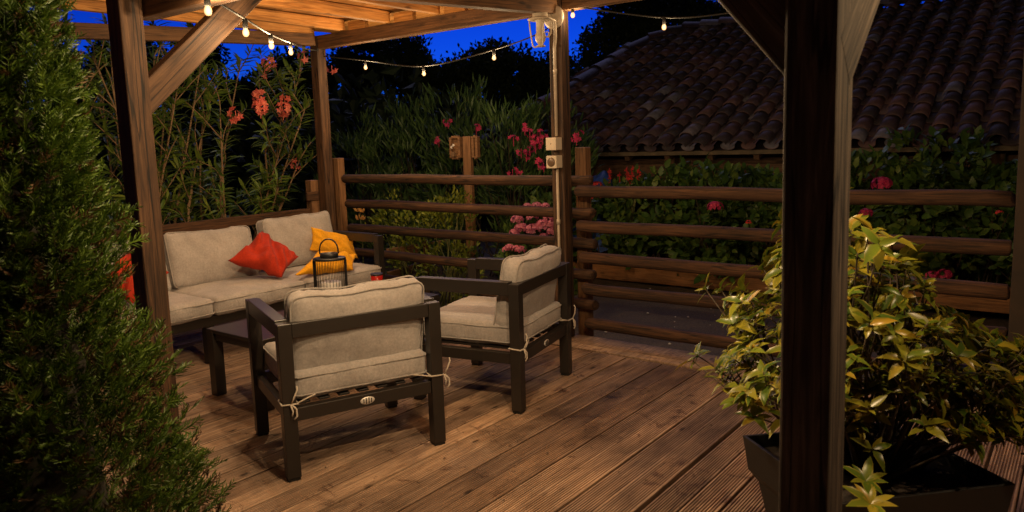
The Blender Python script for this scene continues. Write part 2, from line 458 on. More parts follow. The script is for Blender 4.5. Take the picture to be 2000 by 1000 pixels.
# ------------------------------------------------------------------ the ground and the deck
g = MB(); g.add([Vector((-150, -60, -.16)), Vector((150, -60, -.16)), Vector((150, 200, -.16)), Vector((-150, 200, -.16))], [(0, 1, 2, 3)])
tag(g.build('ground', 'gravel'), None, None, kind='structure')
g = MB(); n = 0
gx, gy = 70, 24
vs = [Vector((-7.5 + 9.5 * i / gx, 5.14 + 2.72 * j / gy, -.125 + .012 * noise.noise(Vector((i * .6, j * .6, 0))) + .008 * noise.noise(Vector((i * 2.1, j * 1.9, 4))))) for i in range(gx + 1) for j in range(gy + 1)]
g.add(vs, [(i * (gy + 1) + j, (i + 1) * (gy + 1) + j, (i + 1) * (gy + 1) + j + 1, i * (gy + 1) + j + 1) for i in range(gx) for j in range(gy)])
tag(g.build('gravel_path', 'gravel', smooth=True), None, None, kind='structure')

def deck():
    b = MB(); att = []; gro = []
    P_ = .1443; gap = .009; X0 = -1.4785 - 38 * P_
    prof_n = 9
    for k in range(60):
        ga = .0035 if k % 2 else .0075; gb = .0075 if k % 2 else .0035
        x0 = X0 + k * P_ + ga * rnd.uniform(.6, 1.2); x1 = X0 + (k + 1) * P_ - gb * rnd.uniform(.6, 1.2)
        gd = -.0028 if x0 < -2.2 else (-.004 if x0 < -1.48 else -.0062)
        if k == 38: x0 += .008
        if k == 37: x1 -= .006
        # grooved profile
        w = x1 - x0; prof = [(x0, -.03), (x0, -.003), (x0 + .004, 0)]
        for q in range(prof_n):
            c = x0 + .008 + (w - .016) * (q + .5) / prof_n; hw = (w - .016) / prof_n / 2
            prof += [(c - hw * .62, 0), (c - hw * .40, gd), (c + hw * .40, gd), (c + hw * .62, 0)]
        prof += [(x1 - .004, 0), (x1, -.003), (x1, -.03)]
        tilt = rnd.uniform(-.002, .002)
        for (ya, yb) in ((-1.6, rnd.choice([1.1, 2.3, 3.4]) if False else 4.735),):
            r_ = rnd.random(); n0 = len(b.v)
            for yy in (ya, yb):
                for (px, pz) in prof: b.v.append(Vector((px, yy, pz + tilt))); att.append(r_)
            m_ = len(prof)
            for i in range(m_ - 1): b.f.append((n0 + i, n0 + i + 1, n0 + m_ + i + 1, n0 + m_ + i))
            b.f.append(tuple(n0 + m_ + i for i in range(m_))[::-1])
    # boards laid crosswise along the fence
    for (ya, yb, z, cuts) in ((4.742, 4.842, .012, [-1.9]), (4.848, 4.975, -.002, [-3.4, -.6]), (4.981, 5.125, -.002, [-2.55, .4])):
        xs = [-7.0] + cuts + [1.9]
        for xa, xb in zip(xs, xs[1:]):
            r_ = rnd.random(); n0 = len(b.v); prof = [(ya, z - .03), (ya, z - .003), (ya + .004, z)]
            for q in range(7):
                c = ya + .008 + (yb - ya - .016) * (q + .5) / 7; hw = (yb - ya - .016) / 14
                prof += [(c - hw * .55, z), (c - hw * .35, z - .0025), (c + hw * .35, z - .0025), (c + hw * .55, z)]
            prof += [(yb - .004, z), (yb, z - .003), (yb, z - .09)]
            for xx in (xa + .002, xb - .002):
                for (py, pz) in prof: b.v.append(Vector((xx, py, pz))); att.append(r_)
            m_ = len(prof)
            for i in range(m_ - 1): b.f.append((n0 + m_ + i, n0 + m_ + i + 1, n0 + i + 1, n0 + i))
    # dark underside that closes the gaps
    n0 = len(b.v)
    b.add([Vector((-7, -1.6, -.034)), Vector((1.9, -1.6, -.034)), Vector((1.9, 5.12, -.034)), Vector((-7, 5.12, -.034))], [(0, 1, 2, 3)]); att += [0] * 4
    o = b.build('deck', 'deck')
    a = o.data.attributes.new('board', 'FLOAT', 'POINT'); a.data.foreach_set('value', att)
    a = o.data.attributes.new('groove', 'FLOAT', 'POINT'); a.data.foreach_set('value', [1.0 if v.z < -.0018 else 0.0 for v in b.v])
    tag(o, None, None, kind='structure')
deck()

# pale stones scattered on the gravel
b = MB()
for k in range(170):
    x, y = rnd.uniform(-5, 0), rnd.uniform(5.2, 7.7); s = rnd.choice([.005, .007, .009, .014])
    b.lathe([(s * .3, -s * .5), (s, 0), (s * .3, s * .6)], 5, (x, y, -.115 + s * .3))
tag(b.build('gravel_stones', 'stone'), 'pale pebbles scattered over the dark gravel beyond the fence', 'pebbles', kind='stuff')
b = MB()
for k in range(70):
    x, y = rnd.uniform(-3.2, -.6), rnd.uniform(2.0, 4.7); s = rnd.choice([.006, .008, .012])
    a = rnd.uniform(0, 6.28); d = Vector((math.cos(a), math.sin(a), .1))
    b.leaf(Vector((x, y, .004)), d, Vector((0, 0, 1)), s * 2, s, .1, .2, 1)
tag(b.build('leaf_litter', 'bark'), 'tiny dry leaf fragments lying on the deck boards', 'litter', kind='stuff')

# ------------------------------------------------------------------ pergola
PG = thing('pergola', 'brown timber pergola with posts, knee braces and rafters over the deck', 'pergola', (-3.4, 3.3, 0))
XL, XM, XR = -6.267, -3.345, -.425
def post(x0, x1, y0, y1, ztop, m='post'):
    return timber('post', ((x0 + x1) / 2, (y0 + y1) / 2, 0), ((x0 + x1) / 2, (y0 + y1) / 2, ztop), (y1 - y0), (x1 - x0), m, PG, (1, 0, 0), .007, .004)
fr = post(-.528, -.42, 1.64, 1.773, 2.45, 'oldpost')
lp = post(-3.574, -3.45, 1.68, 1.786, 2.45)
post(-6.325, -6.21, 4.95, 5.06, 2.70)
post(-3.403, -3.287, 4.95, 5.06, 2.86)
post(-.325, -.21, 4.95, 5.06, 2.70, 'darkwood')  # darker wood than the other posts: shade put into colour against the bulb light
post(-6.38, -6.26, 1.68, 1.786, 2.45)
post(2.0, 2.12, 1.64, 1.77, 2.45)
# back beam, in two lengths either side of the middle post
timber('beam', (-6.21, 5.005, 2.632), (-3.405, 5.005, 2.632), .09, .13, 'beam', PG, wob=.006)
timber('beam', (-3.285, 5.005, 2.638), (-.327, 5.005, 2.638), .09, .13, 'beam', PG, wob=.006)
timber('beam', (-.208, 5.005, 2.632), (2.4, 5.005, 2.632), .09, .13, 'beam', PG)
# side beam on the sofa side, drooping a little towards the front
timber('beam', (-6.27, 4.948, 2.665), (-6.27, 1.2, 2.455), .09, .12, 'beam', PG, wob=.006)
# front beam
timber('beam', (-6.5, 1.735, 2.515), (2.4, 1.735, 2.515), .10, .12, 'beam', PG)
timber('beam', (-3.56, 1.84, 2.285), (-.475, 1.825, 2.285), .09, .15, 'beam', PG)
# cross beam of the middle bay
timber('beam', (-3.512, 1.79, 2.45), (-3.36, 4.948, 2.62), .10, .13, 'beam', PG)
timber('beam', (-.475, 1.778, 2.45), (-.27, 4.948, 2.62), .10, .13, 'beam', PG)
# knee braces
timber('brace', (-3.505, 1.745, 1.812), (-3.48, 2.62, 2.635), .085, .122, 'post', PG, wob=.004)
timber('brace', (-.475, 1.70, 1.745), (-1.07, 1.70, 2.445), .07, .125, 'oldpost', PG)
timber('brace', (-.455, 1.70, 1.74), (-.45, 2.40, 2.316), .07, .13, 'oldpost', PG)
for X in (-6.27, -5.81, -5.18, -4.56, -3.94, -3.30, -2.68, -2.06, -1.44, -.82, -.2, .42, 1.04, 1.66, 2.2):
    ye = 4.955 if X < -3.5 else 5.3
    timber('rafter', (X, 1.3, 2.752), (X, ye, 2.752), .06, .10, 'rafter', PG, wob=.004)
# short blocks on the beam between the rafters
for xa, xb in ((-5.78, -5.21), (-5.15, -4.59), (-4.53, -3.97)):
    timber('rafter_block', (xa + .02, 5.0, 2.74), (xa + .26, 5.0, 2.74), .05, .085, 'rafter', PG)
b = MB(); k = 0; y = 1.1
while y < 5.5:
    w = rnd.uniform(.13, .15); b.box((-2.1, y + w / 2, 2.818 + rnd.uniform(0, .004)), (9.0, w - .008, .018)); y += w
rb = b.build('roof_boards', 'rafter', PG, False, 0, Matrix.Identity(4))
b = MB(); b.add([Vector((-6.7, 1.0, 2.85)), Vector((2.5, 1.0, 2.85)), Vector((2.5, 5.6, 2.86)), Vector((-6.7, 5.6, 2.86))], [(0, 1, 2, 3)])
b.build('roof_cover', 'darkwood', PG)

# ------------------------------------------------------------------ fences
def fence_back():
    t = thing('rail_fence', 'dark round-log rail fence running behind the sofa arm to the lamp post', 'fence', (-4.6, 5.12, 0))
    for z, x0, x1 in ((1.265, -6.12, -3.14), (1.008, -6.09, -3.13), (.758, -6.07, -3.11), (.507, -6.06, -3.13), (.26, -6.05, -3.12)):
        log('rail', (x0, 5.12, z), (x1, 5.12, z), .044, 'rail', t)
    timber('post', (-6.315, 5.215, -.15), (-6.315, 5.215, 1.475), .085, .10, 'fpost', t, (1, 0, 0))
def fence_right():
    t = thing('rail_fence', 'dark round-log rail fence in front of the flowering hydrangea hedge and gravel', 'fence', (-1.5, 5.02, 0))
    for z, x0 in ((1.19, -3.20), (.918, -3.19), (.665, -3.17), (.418, -3.15), (.14, -3.12)):
        log('rail', (x0, 5.0 if z > .2 else 4.995, z), (-.335, 5.0, z), .0465, 'rail', t)
        log('rail', (-.20, 5.0, z), (2.4, 5.0, z), .0465, 'rail', t)
    timber('post', (-3.278, 5.215, -.15), (-3.278, 5.215, 1.53), .085, .10, 'fpost', t, (1, 0, 0))
fence_back(); fence_right()
t = thing('plank_fence', 'low plank fence with short square post behind the beige sofa', 'fence', (-6.36, 3.5, 0))
timber('post', (-6.385, 4.915, -.15), (-6.385, 4.915, 1.26), .10, .09, 'fpost', t, (1, 0, 0))
for z in (.925, .66): timber('plank', (-6.39, 1.2, z - .02), (-6.39, 4.86, z), .035, .10, 'rail', t)
timber('plank', (-6.335, 4.80, 1.10), (-6.335, 4.945, 1.10), .03, .09, 'rail', t)

# garden post with little carved frames
t = thing('garden_post', 'square garden post with small wooden frames and hook near its top', 'post', (-5.25, 6.05, 0))
timber('shaft', (-5.225, 6.05, -.2), (-5.225, 6.05, 1.66), .05, .105, 'fpost', t, (1, 0, 0))
def small_frame(cx, w):
    b = MB(); y = 6.05
    for dx in (-w / 2, w / 2): b.box((cx + dx, y, 1.545), (.03, .05, .22))
    for dz in (-.11, .11): b.box((cx, y, 1.545 + dz), (w - .03, .045, .03))
    b.box((cx, y + .02, 1.545), (w - .03, .015, .19))
    return b.build('frame', 'fpost', t, False, .004)
f1 = small_frame(-5.39, .12); small_frame(-5.115, .05)
b = MB(); b.tube([(-5.385 + .025 * math.sin(a), 5.99, 1.56 + .02 * a / 3 * 1.0) for a in [k * .5 for k in range(-6, 7)]], .007, 6)
b.build('hook', 'badge', f1)
b = MB(); b.box((-5.385, 6.0, 1.475), (.04, .03, .05)); b.build('lock', 'dark_socket', f1, False, .004)

# ------------------------------------------------------------------ furniture
FW = .066
def armchair():
    t = thing('armchair', 'tan', 'armchair')
    w, D, H = .385, .69, .772
    for sx in (-1, 1):
        for nm, y in (('leg', 0), ('leg', D)):
            b = MB(); b.box((sx * w, y, (H - .0) / 2 + .006), (FW, FW, H - .012)); lg = b.build(nm, 'frame', t, False, .003)
            b = MB(); b.box((sx * w, y, .004), (FW - .008, FW - .008, .012)); b.build('foot', 'foot', lg)
        b = MB(); b.box((sx * w, D / 2, H - .030), (FW - .003, D - FW - .002, .078)); b.build('arm', 'frame', t, False, .003)
        b = MB(); b.box((sx * (w - .004), D / 2, .322), (.04, D - FW - .002, .066)); b.build('side_rail', 'frame', t, False, .003)
    b = MB(); b.box((0, -.008, H - .036), (2 * w - FW - .002, .042, .070)); b.build('back_rail', 'frame', t, False, .003)
    b = MB(); b.box((0, 0, .322), (2 * w - FW - .002, .045, .066)); br = b.build('seat_rail', 'frame', t, False, .003)
    b = MB(); b.box((0, D, .322), (2 * w - FW - .002, .045, .066)); b.build('seat_rail', 'frame', t, False, .003)
    b = MB()
    for k in range(7): b.box((-.3 + .1 * k, D / 2, .362), (.055, D - .05, .012))
    b.build('seat_slats', 'frame', t, False, .002)
    # oval badge with upright bars on the rear rail
    b = MB(); b.lathe([(.036, 0), (.038, .002), (.036, .004)], 24, (0, -.0225, .322), Matrix.Rotation(R(90), 4, 'X') @ Matrix.Diagonal((1, .52, 1, 1)))
    bd = b.build('badge', 'badge', t, True)
    b = MB()
    for dx, hh in ((-.02, .022), (-.007, .031), (.007, .031), (.02, .022)): b.box((dx, -.0275, .322), (.0045, .003, hh))
    b.build('badge_bars', 'frame', bd)
    # seat cushion
    Mx = Matrix.Translation((0, .36, .447))
    b = cushion(.345, .355, .070, .03, .018, 2, .006); s = b.build('seat_cushion', 'cushion', t, True, 0, Mx, weld=True)
    for z in (.045, -.045): piping_loop(.347, .357, z, .03).build('piping', 'piping', s, True, 0, Mx)
    # back cushion, leaning on the rail
    Mb = Matrix.Translation((0, .085, .682)) @ Matrix.Rotation(R(11), 4, 'X') @ Matrix.Rotation(R(90), 4, 'X')
    b = cushion(.342, .215, .064, .04, .03, 5, .011, sag=.014); s = b.build('back_cushion', 'cushion', t, True, 0, Mb, weld=True)
    for z in (.05, -.05): piping_loop(.343, .216, z, .04, sag=.014, seed=5).build('piping', 'piping', s, True, 0, Mb)
    # cords tied round the back legs
    for sx in (-1, 1):
        b = MB(); q = FW / 2 + .005; x = sx * w
        b.tube([(x - q, -q, .385), (x + q, -q, .38), (x + q, q, .385), (x - q, q, .39), (x - q, -q, .385)], .0045, 6)
        b.tube([(x - sx * q, -q, .385), (x - sx * (q + .05), -q + .01, .398), (x - sx * (q + .09), -q + .02, .405)], .004, 6)
        x2 = x + (q if sx > 0 else .005)
        b.tube([(x2, -q - .004, .385), (x2 + .02, -q - .012, .36), (x2 + .022, -q - .012, .325), (x2 + .008, -q - .008, .31)], .0045, 6)
        b.tube([(x2, -q - .004, .385), (x2 + .012, -q - .016, .42), (x2 + .03, -q - .012, .455), (x2 + .03, -q - .004, .47)], .004, 6)
        b.tube([(x2 - .005, -q - .006, .385), (x2 + .004, -q - .012, .35), (x2 - .002, -q - .012, .33)], .004, 6)
        b.build('tie_cord', 'cord', t, True)
    return t
def place(o, x, y, fx, fy, lab):
    a = math.atan2(fy, fx) - math.pi / 2
    o.matrix_basis = Matrix.Translation((x, y, .004)) @ Matrix.Rotation(a, 4, 'Z'); o['label'] = lab
chA = armchair(); chA['group'] = 'pair of armchairs facing the sofa'
chB = copy_tree(chA)
place(chA, -2.855, 2.445, -.925, .38, 'nearer beige cushioned armchair with dark frame, its back to the camera')
place(chB, -2.705, 3.79, -.978, -.21, 'farther beige cushioned armchair with dark frame, beside the log fence and lamp post')

def sofa():
    # built facing +y, then turned to face +X
    SM = Matrix.Translation((-6.0, 3.41, .004)) @ Matrix.Rotation(R(-90), 4, 'Z')
    t = link('sofa', None, None, SM); t.empty_display_size = .1
    tag(t, 'long beige three-seat garden sofa with dark frame and loose back cushions', 'sofa')
    w, D, H = 1.30, .80, .772
    def bx(nm, c, d, par=t, m='frame', bv=.003):
        b = MB(); b.box(c, d); return b.build(nm, m, par, False, bv, SM)
    for sx in (-1, 1):
        for y in (0, D):
            lg = bx('leg', (sx * w, y, H / 2), (FW, FW, H - .01)); bx('foot', (sx * w, y, .003), (FW - .008, FW - .008, .012), lg, 'foot', 0)
        bx('arm', (sx * w, D / 2, H - .030), (FW - .003, D - FW - .002, .078))
        bx('side_rail', (sx * w, D / 2, .322), (.04, D - FW - .002, .07))
    for x in (-.43, .43): bx('leg', (x, D - .02, .15), (FW, FW, .29))
    bx('back_rail', (0, -.008, H - .05), (2 * w - FW - .002, .042, .07))
    bx('seat_rail', (0, 0, .322), (2 * w - FW - .002, .045, .07)); bx('seat_rail', (0, D, .322), (2 * w - FW - .002, .045, .07))
    b = MB()
    for k in range(20): b.box((-1.2 + .126 * k, D / 2, .364), (.06, D - .05, .012))
    b.build('seat_slats', 'frame', t, False, 0, SM)
    # local x = 3.41 - Y
    for i, (ya, yb) in enumerate(((2.17, 3.0), (3.015, 3.835), (3.845, 4.685))):
        cx = 3.41 - (ya + yb) / 2
        Mx = SM @ Matrix.Translation((cx, .475, .428))
        b = cushion((yb - ya) / 2, .385, .068, .03, .026, 11 + i, .006, .026); s = b.build('seat_cushion', 'cushion', t, True, 0, Mx, weld=True)
        for z in (.042, -.042): piping_loop((yb - ya) / 2 + .002, .387, z, .03).build('piping', 'piping', s, True, 0, Mx)
    for i, (ya, yb, tx, dz) in enumerate(((2.22, 2.99, 14, -.01), (3.03, 3.79, 16, 0), (3.93, 4.665, 12, .035))):
        cx = 3.41 - (ya + yb) / 2
        Mb = SM @ Matrix.Translation((cx, .16, .705 + dz)) @ Matrix.Rotation(R(tx), 4, 'X') @ Matrix.Rotation(R(90), 4, 'X') @ Matrix.Rotation(R((-1.5, 1.5, -1)[i]), 4, 'Z')
        b = cushion((yb - ya) / 2, .225, .075, .04, .03, 21 + i, .010, .024, sag=.013); s = b.build('back_cushion', 'cushion', t, True, 0, Mb, weld=True)
        for z in (.05, -.05): piping_loop((yb - ya) / 2 + .002, .227, z, .04, sag=.013, seed=21 + i).build('piping', 'piping', s, True, 0, Mb)
sofa()
# throw pillows
throw_pillow(((-5.55, 3.385, .70), (-5.66, 3.80, .895), (-5.42, 3.985, .66), (-5.28, 3.70, .535)), .19, 3, .045).build('throw_pillow', 'red_fabric', None, True, weld=True)
tag(bpy.data.objects['throw_pillow'], 'creased red throw pillow lying between the two sofa back cushions', 'pillow', 'throw pillows on the sofa')
o = throw_pillow(((-5.48, 2.33, .72), (-5.62, 2.66, .89), (-5.33, 2.78, .72), (-5.24, 2.44, .545)), .16, 8, .025).build('throw_pillow', 'red_fabric', None, True, weld=True)
tag(o, 'red throw pillow half hidden behind the conifer at the left end of the sofa', 'pillow', 'throw pillows on the sofa')
o = throw_pillow(((-5.20, 3.765, .55), (-5.34, 4.12, .69), (-5.21, 4.46, .625), (-5.12, 4.33, .51)), .13, 5, .016).build('throw_pillow', 'yellow_fabric', None, True, weld=True)
tag(o, 'yellow throw pillow lying low in front, its pointed tip towards the red pillow', 'pillow', 'throw pillows on the sofa')
o = throw_pillow(((-5.66, 4.28, .66), (-5.68, 4.33, .87), (-5.62, 4.77, .735), (-5.50, 4.72, .53)), .10, 9, .016).build('throw_pillow', 'yellow_fabric', None, True, weld=True)
tag(o, 'yellow throw pillow propped upright against the sofa arm behind the other yellow one', 'pillow', 'throw pillows on the sofa')

t = thing('coffee_table', 'dark slatted metal coffee table between the sofa and the armchairs', 'table', (-4.2, 3.5, 0))
x0, x1, y0, y1 = -4.53, -3.93, 2.57, 4.15
b = MB(); b.box(((x0 + x1) / 2, (y0 + y1) / 2, .437), (x1 - x0, y1 - y0, .022)); b.build('table_top', 'frame', t, False, .004)
b = MB()
for y in (y0 + .03, y1 - .03): b.box(((x0 + x1) / 2, y, .400), (x1 - x0 - .15, .03, .05))
for x in (x0 + .03, x1 - .03): b.box((x, (y0 + y1) / 2, .400), (.03, y1 - y0 - .15, .05))
b.build('apron', 'frame', t, False, .002)
for x in (x0 + .036, x1 - .036):
    for y in (y0 + .036, y1 - .036):
        b = MB(); b.box((x, y, .213), (.07, .07, .425)); b.build('leg', 'frame', t, False, .003)
# lantern
LX, LY, LZ = -4.30, 3.42, .449
t = thing('candle_lantern', 'black wire candle lantern with round handle standing on the coffee table', 'lantern', (LX, LY, LZ))
Ov = Matrix.Rotation(R(40), 4, 'Z') @ Matrix.Diagonal((1, .8, 1, 1))
def lz(prof, nm, mt='black_metal', par=t, z=0, n=28):
    b = MB(); b.lathe(prof, n, (LX, LY, LZ + z), Ov); return b.build(nm, mt, par, True)
lz([(.114, 0), (.116, .004), (.116, .02), (.10, .024)], 'base')
cp = lz([(.112, 0), (.117, .003), (.117, .014), (.112, .018)], 'cap', z=.345)
lz([(.062, 0), (.065, .003), (.065, .028), (.060, .032), (.045, .032), (.044, .026)], 'collar', z=.3635, par=cp)
b = MB()
for k in range(30):
    a = 2 * math.pi * k / 30; q = Ov @ Vector((.108 * math.cos(a), .108 * math.sin(a), 0))
    b.tube([(LX + q.x, LY + q.y, LZ + .02), (LX + q.x, LY + q.y, LZ + .346)], .0018, 5)
b.build('wire_cage', 'black_metal', t)
for sg in (-1, 1):
    q = Ov @ Vector((sg * .112, 0, 0)); b = MB(); b.box((LX + q.x, LY + q.y, LZ + .183), (.016, .016, .326), Matrix.Rotation(R(40), 4, 'Z')); b.build('side_bar', 'black_metal', t, False, .002)
b = MB(); pts = []
for k in range(15):
    a = math.pi * k / 14; q = Ov @ Vector((.066 * math.cos(a), 0, 0)); pts.append((LX + q.x, LY + q.y, LZ + .39 + .105 * math.sin(a) ** .7))
b.tube(pts, .0055, 8); b.build('handle', 'black_metal', t, True)
b = MB(); b.lathe([(.072, 0), (.074, .004), (.074, .155), (.068, .162), (.03, .158), (.005, .156)], 24, (LX, LY, LZ + .025)); cd = b.build('candle', 'candle', None, True)
tag(cd, 'thick white pillar candle standing inside the black wire lantern', 'candle')
b = MB(); b.tube([(LX, LY, LZ + .180), (LX + .002, LY, LZ + .198)], .0015, 5); b.build('wick', 'black_metal', cd)
gx_, gy_ = -4.49, 4.03
b = MB(); b.lathe([(.036, 0), (.045, .004), (.048, .125), (.0455, .126), (.0425, .012), (.005, .010)], 24, (gx_, gy_, .449)); gc = b.build('candle_glass', 'red_glass', None, True)
tag(gc, 'small dark red glass candle cup standing on the coffee table', 'candle cup')
b = MB(); b.lathe([(.0475, .120), (.050, .122), (.050, .133), (.0465, .133)], 24, (gx_, gy_, .449)); b.build('rim', 'black_metal', gc, True)

# ------------------------------------------------------------------ wall lantern, conduit and boxes on the middle post
YF = 4.95                                       # front face of the middle post
t = thing('wall_lamp', 'unlit cream lantern-shaped wall lamp high on the middle pergola post', 'lamp', (-3.36, YF, 2.45))
b = MB(); b.lathe([(.085, 0), (.09, .006), (.09, .018), (.07, .03), (.02, .034)], 28, (-3.345, YF, 2.53), Matrix.Rotation(R(90), 4, 'X')); b.build('mount', 'lamp_white', t, True)
cx_, cy_ = -3.375, YF - .15
def ll(prof, nm, z, mt='lamp_white', n=24):
    b = MB(); b.lathe(prof, n, (cx_, cy_, z)); return b.build(nm, mt, t, True)
ll([(.092, 0), (.096, .004), (.092, .010), (.066, .018), (.058, .028), (.058, .052), (.052, .057), (.034, .057), (.032, .063), (.032, .074), (.022, .077)], 'cap', 2.497)
ll([(.022, 0), (.027, .006), (.037, .022), (.041, .042), (.040, .062), (.034, .078), (.032, .082), (.031, .165), (.036, .172)], 'chimney', 2.325)
b = MB(); b.tube([(cx_, cy_ + .02, 2.545), (cx_ + .005, cy_ + .10, 2.545), (cx_ + .01, YF - .02, 2.53)], .02, 10); b.build('bracket', 'lamp_white', t, True)
for a in (200, 320):
    q = Vector((math.cos(R(a)), math.sin(R(a)), 0)); b = MB()
    b.tube([Vector((cx_, cy_, 0)) + q * r_ + Vector((0, 0, z)) for r_, z in ((.086, 2.499), (.080, 2.43), (.070, 2.36), (.062, 2.312), (.050, 2.300), (.014, 2.303))], .006, 8)
    b.build('cage_rod', 'lamp_white', t, True)
b = MB(); q = Vector((math.cos(R(20)), math.sin(R(20)), 0))
b.tube([Vector((cx_, cy_, 0)) + q * r_ + Vector((0, 0, z)) for r_, z in ((.036, 2.375), (.064, 2.367), (.083, 2.395), (.087, 2.44), (.086, 2.50))], .0055, 8)
b.tube([Vector((cx_, cy_, 0)) + q * r_ + Vector((0, 0, z)) for r_, z in ((.036, 2.402), (.053, 2.409), (.066, 2.395), (.058, 2.372), (.038, 2.370))], .005, 8)
b.build('side_handle', 'lamp_white', t, True)
ll([(.001, 0), (.036, .0), (.038, .007), (.02, .014), (.02, .026), (.001, .028)], 'base_cup', 2.300)

t = thing('conduit', 'cream electrical conduit running down the middle pergola post', 'conduit', (-3.34, YF, 0))
CX = -3.338
b = MB(); b.tube([(CX + .01, YF - .15, 2.507), (CX + .03, YF - .05, 2.495), (CX + .012, YF - .022, 2.38), (CX, YF - .018, 2.30), (CX, YF - .018, 1.625)], .0125, 10); b.build('upper_pipe', 'lamp_white', t, True)
b = MB(); b.tube([(CX, YF - .018, 1.405), (CX, YF - .018, .10)], .011, 10); b.build('lower_pipe', 'lamp_white', t, True)
for z in (2.12, .95):
    b = MB(); b.tube([(CX, YF - .018, z - .02), (CX, YF - .018, z + .02)], .0155, 10); b.build('sleeve', 'lamp_white', t, True)
def jbox(z, lab, dark):
    t = thing('junction_box', lab, 'electrical box', (CX - .008, YF - .05, z))
    b = MB(); b.box((CX - .008, YF - .046, z), (.096, .088, .098)); b.build('housing', 'plastic', t, False, .005)
    b = MB()
    if dark:
        b.lathe([(.034, 0), (.036, .003), (.03, .008)], 20, (CX - .008, YF - .0905, z), Matrix.Rotation(R(90), 4, 'X')); b.build('socket_cover', 'dark_socket', t, True)
    else:
        b.lathe([(.004, 0), (.004, .003)], 10, (CX - .008, YF - .0905, z), Matrix.Rotation(R(90), 4, 'X')); b.build('screw', 'dark_socket', t, True)
jbox(1.565, 'cream square junction box with a plain lid, the upper of two on the post', False)
jbox(1.425, 'cream socket box with a dark round cover, below the plain junction box', True)

# ------------------------------------------------------------------ string lights
def catmull(pts, n=14):
    pts = [Vector(p) for p in pts]; out = []
    for i in range(len(pts) - 1):
        p0 = pts[max(i - 1, 0)]; p1 = pts[i]; p2 = pts[i + 1]; p3 = pts[min(i + 2, len(pts) - 1)]
        for k in range(n):
            s = k / n
            out.append(.5 * ((2 * p1) + (-p0 + p2) * s + (2 * p0 - 5 * p1 + 4 * p2 - p3) * s * s + (-p0 + 3 * p1 - 3 * p2 + p3) * s ** 3))
    out.append(pts[-1]); return out
LIGHTC = (1.0, .69, .37)
def string(lab, wire_pts, bulbs, energy):
    t = thing('string_light', lab, 'string lights', wire_pts[0], 'festoon light strings')
    b = MB(); b.tube(catmull(wire_pts), .0055, 6); b.build('wire', 'wire', t, True)
    for i, (p, e) in enumerate(bulbs):
        p = Vector(p)
        b = MB(); b.lathe([(.005, .062), (.011, .060), (.013, .05), (.013, .018), (.010, .013)], 12, p); sk = b.build('socket', 'wire', t, True)
        b = MB(); b.lathe([(.003, -.024), (.009, -.022), (.0145, -.014), (.016, -.005), (.0145, .004), (.011, .011), (.009, .016)], 16, p); bl = b.build('bulb', 'bulb', sk, True)
        bl.visible_shadow = False
        l = bpy.data.lights.new('bulb_light', 'POINT'); l.energy = energy * e; l.color = LIGHTC; l.shadow_soft_size = .022
        lo = bpy.data.objects.new('bulb_light', l); C.objects.link(lo); lo.location = p + Vector((0, 0, -.01))
E0 = 16.5
b1, b2, b3, b4 = on_y(406, 20, 1.70), Vector((0, 0, 0)), Vector((0, 0, 0)), Vector((0, 0, 0))
def along(x, y, d):
    r_ = ray(x, y); return EYE + r_ * (d / math.hypot(r_.x, r_.y))
b1 = along(406, 19, 3.38); b2 = along(480, 62, 3.95); b3 = along(530, 88, 4.75); b4 = along(568, 101, 5.6)
up = Vector((0, 0, .062))
string('string of warm bulbs slanting past the left brace to the corner post',
       [(-2.0, 1.80, 2.22), b1 + up + Vector((.14, -.10, .03)), b1 + up, b2 + up, b3 + up, b4 + up, (-5.3, 4.1, 2.42), (-6.2, 4.94, 2.55)],
       [(b1, .32), (b2, .42), (b3, 2.2), (b4, 3.2)], E0)
c1, c2, c3 = on_y(714, 131, 5.03), on_y(828, 143, 5.03), on_y(965, 112, 5.03)
c4 = on_y(1116, 29, 4.985) + Vector((.012, 0, 0)); c5 = on_y(1297, 52, 5.0)
string('string of warm bulbs sagging under the back beam and on over the fence',
       [(-6.21, 5.03, 2.50), c1 + up, c2 + up, c3 + up, (-3.50, 5.04, 2.46), (-3.27, 5.03, 2.61), c4 + up, c5 + up, (-1.9, 5.0, 2.40), (-1.2, 4.9, 2.42), (-.34, 4.94, 2.55)],
       [(c1, 1.0), (c2, 1.0), (c3, .9), (c4, .14), (c5, .3)], E0)
ft = [(-1.80, 1.86, 2.13), (-1.05, 1.92, 2.10), (.32, 2.3, 2.15)]
string('string of warm bulbs hung along the front beam above the deck',
       [(-2.0, 1.80, 2.22)] + [(x, y, z + .062) for x, y, z in ft] + [(2.05, 2.9, 2.3)], [(p, e) for p, e in zip(ft, (4.4, 4.8, 2.6))], E0)

# ------------------------------------------------------------------ vegetation
def rvec(): 
    while True:
        v = Vector((rnd.uniform(-1, 1), rnd.uniform(-1, 1), rnd.uniform(-1, 1)))
        if .05 < v.length < 1: return v.normalized()
def prof_at(tbl, z):
    for (za, ra), (zb, rb_) in zip(tbl, tbl[1:]):
        if za <= z <= zb: return ra + (rb_ - ra) * (z - za) / (zb - za)
    return 0
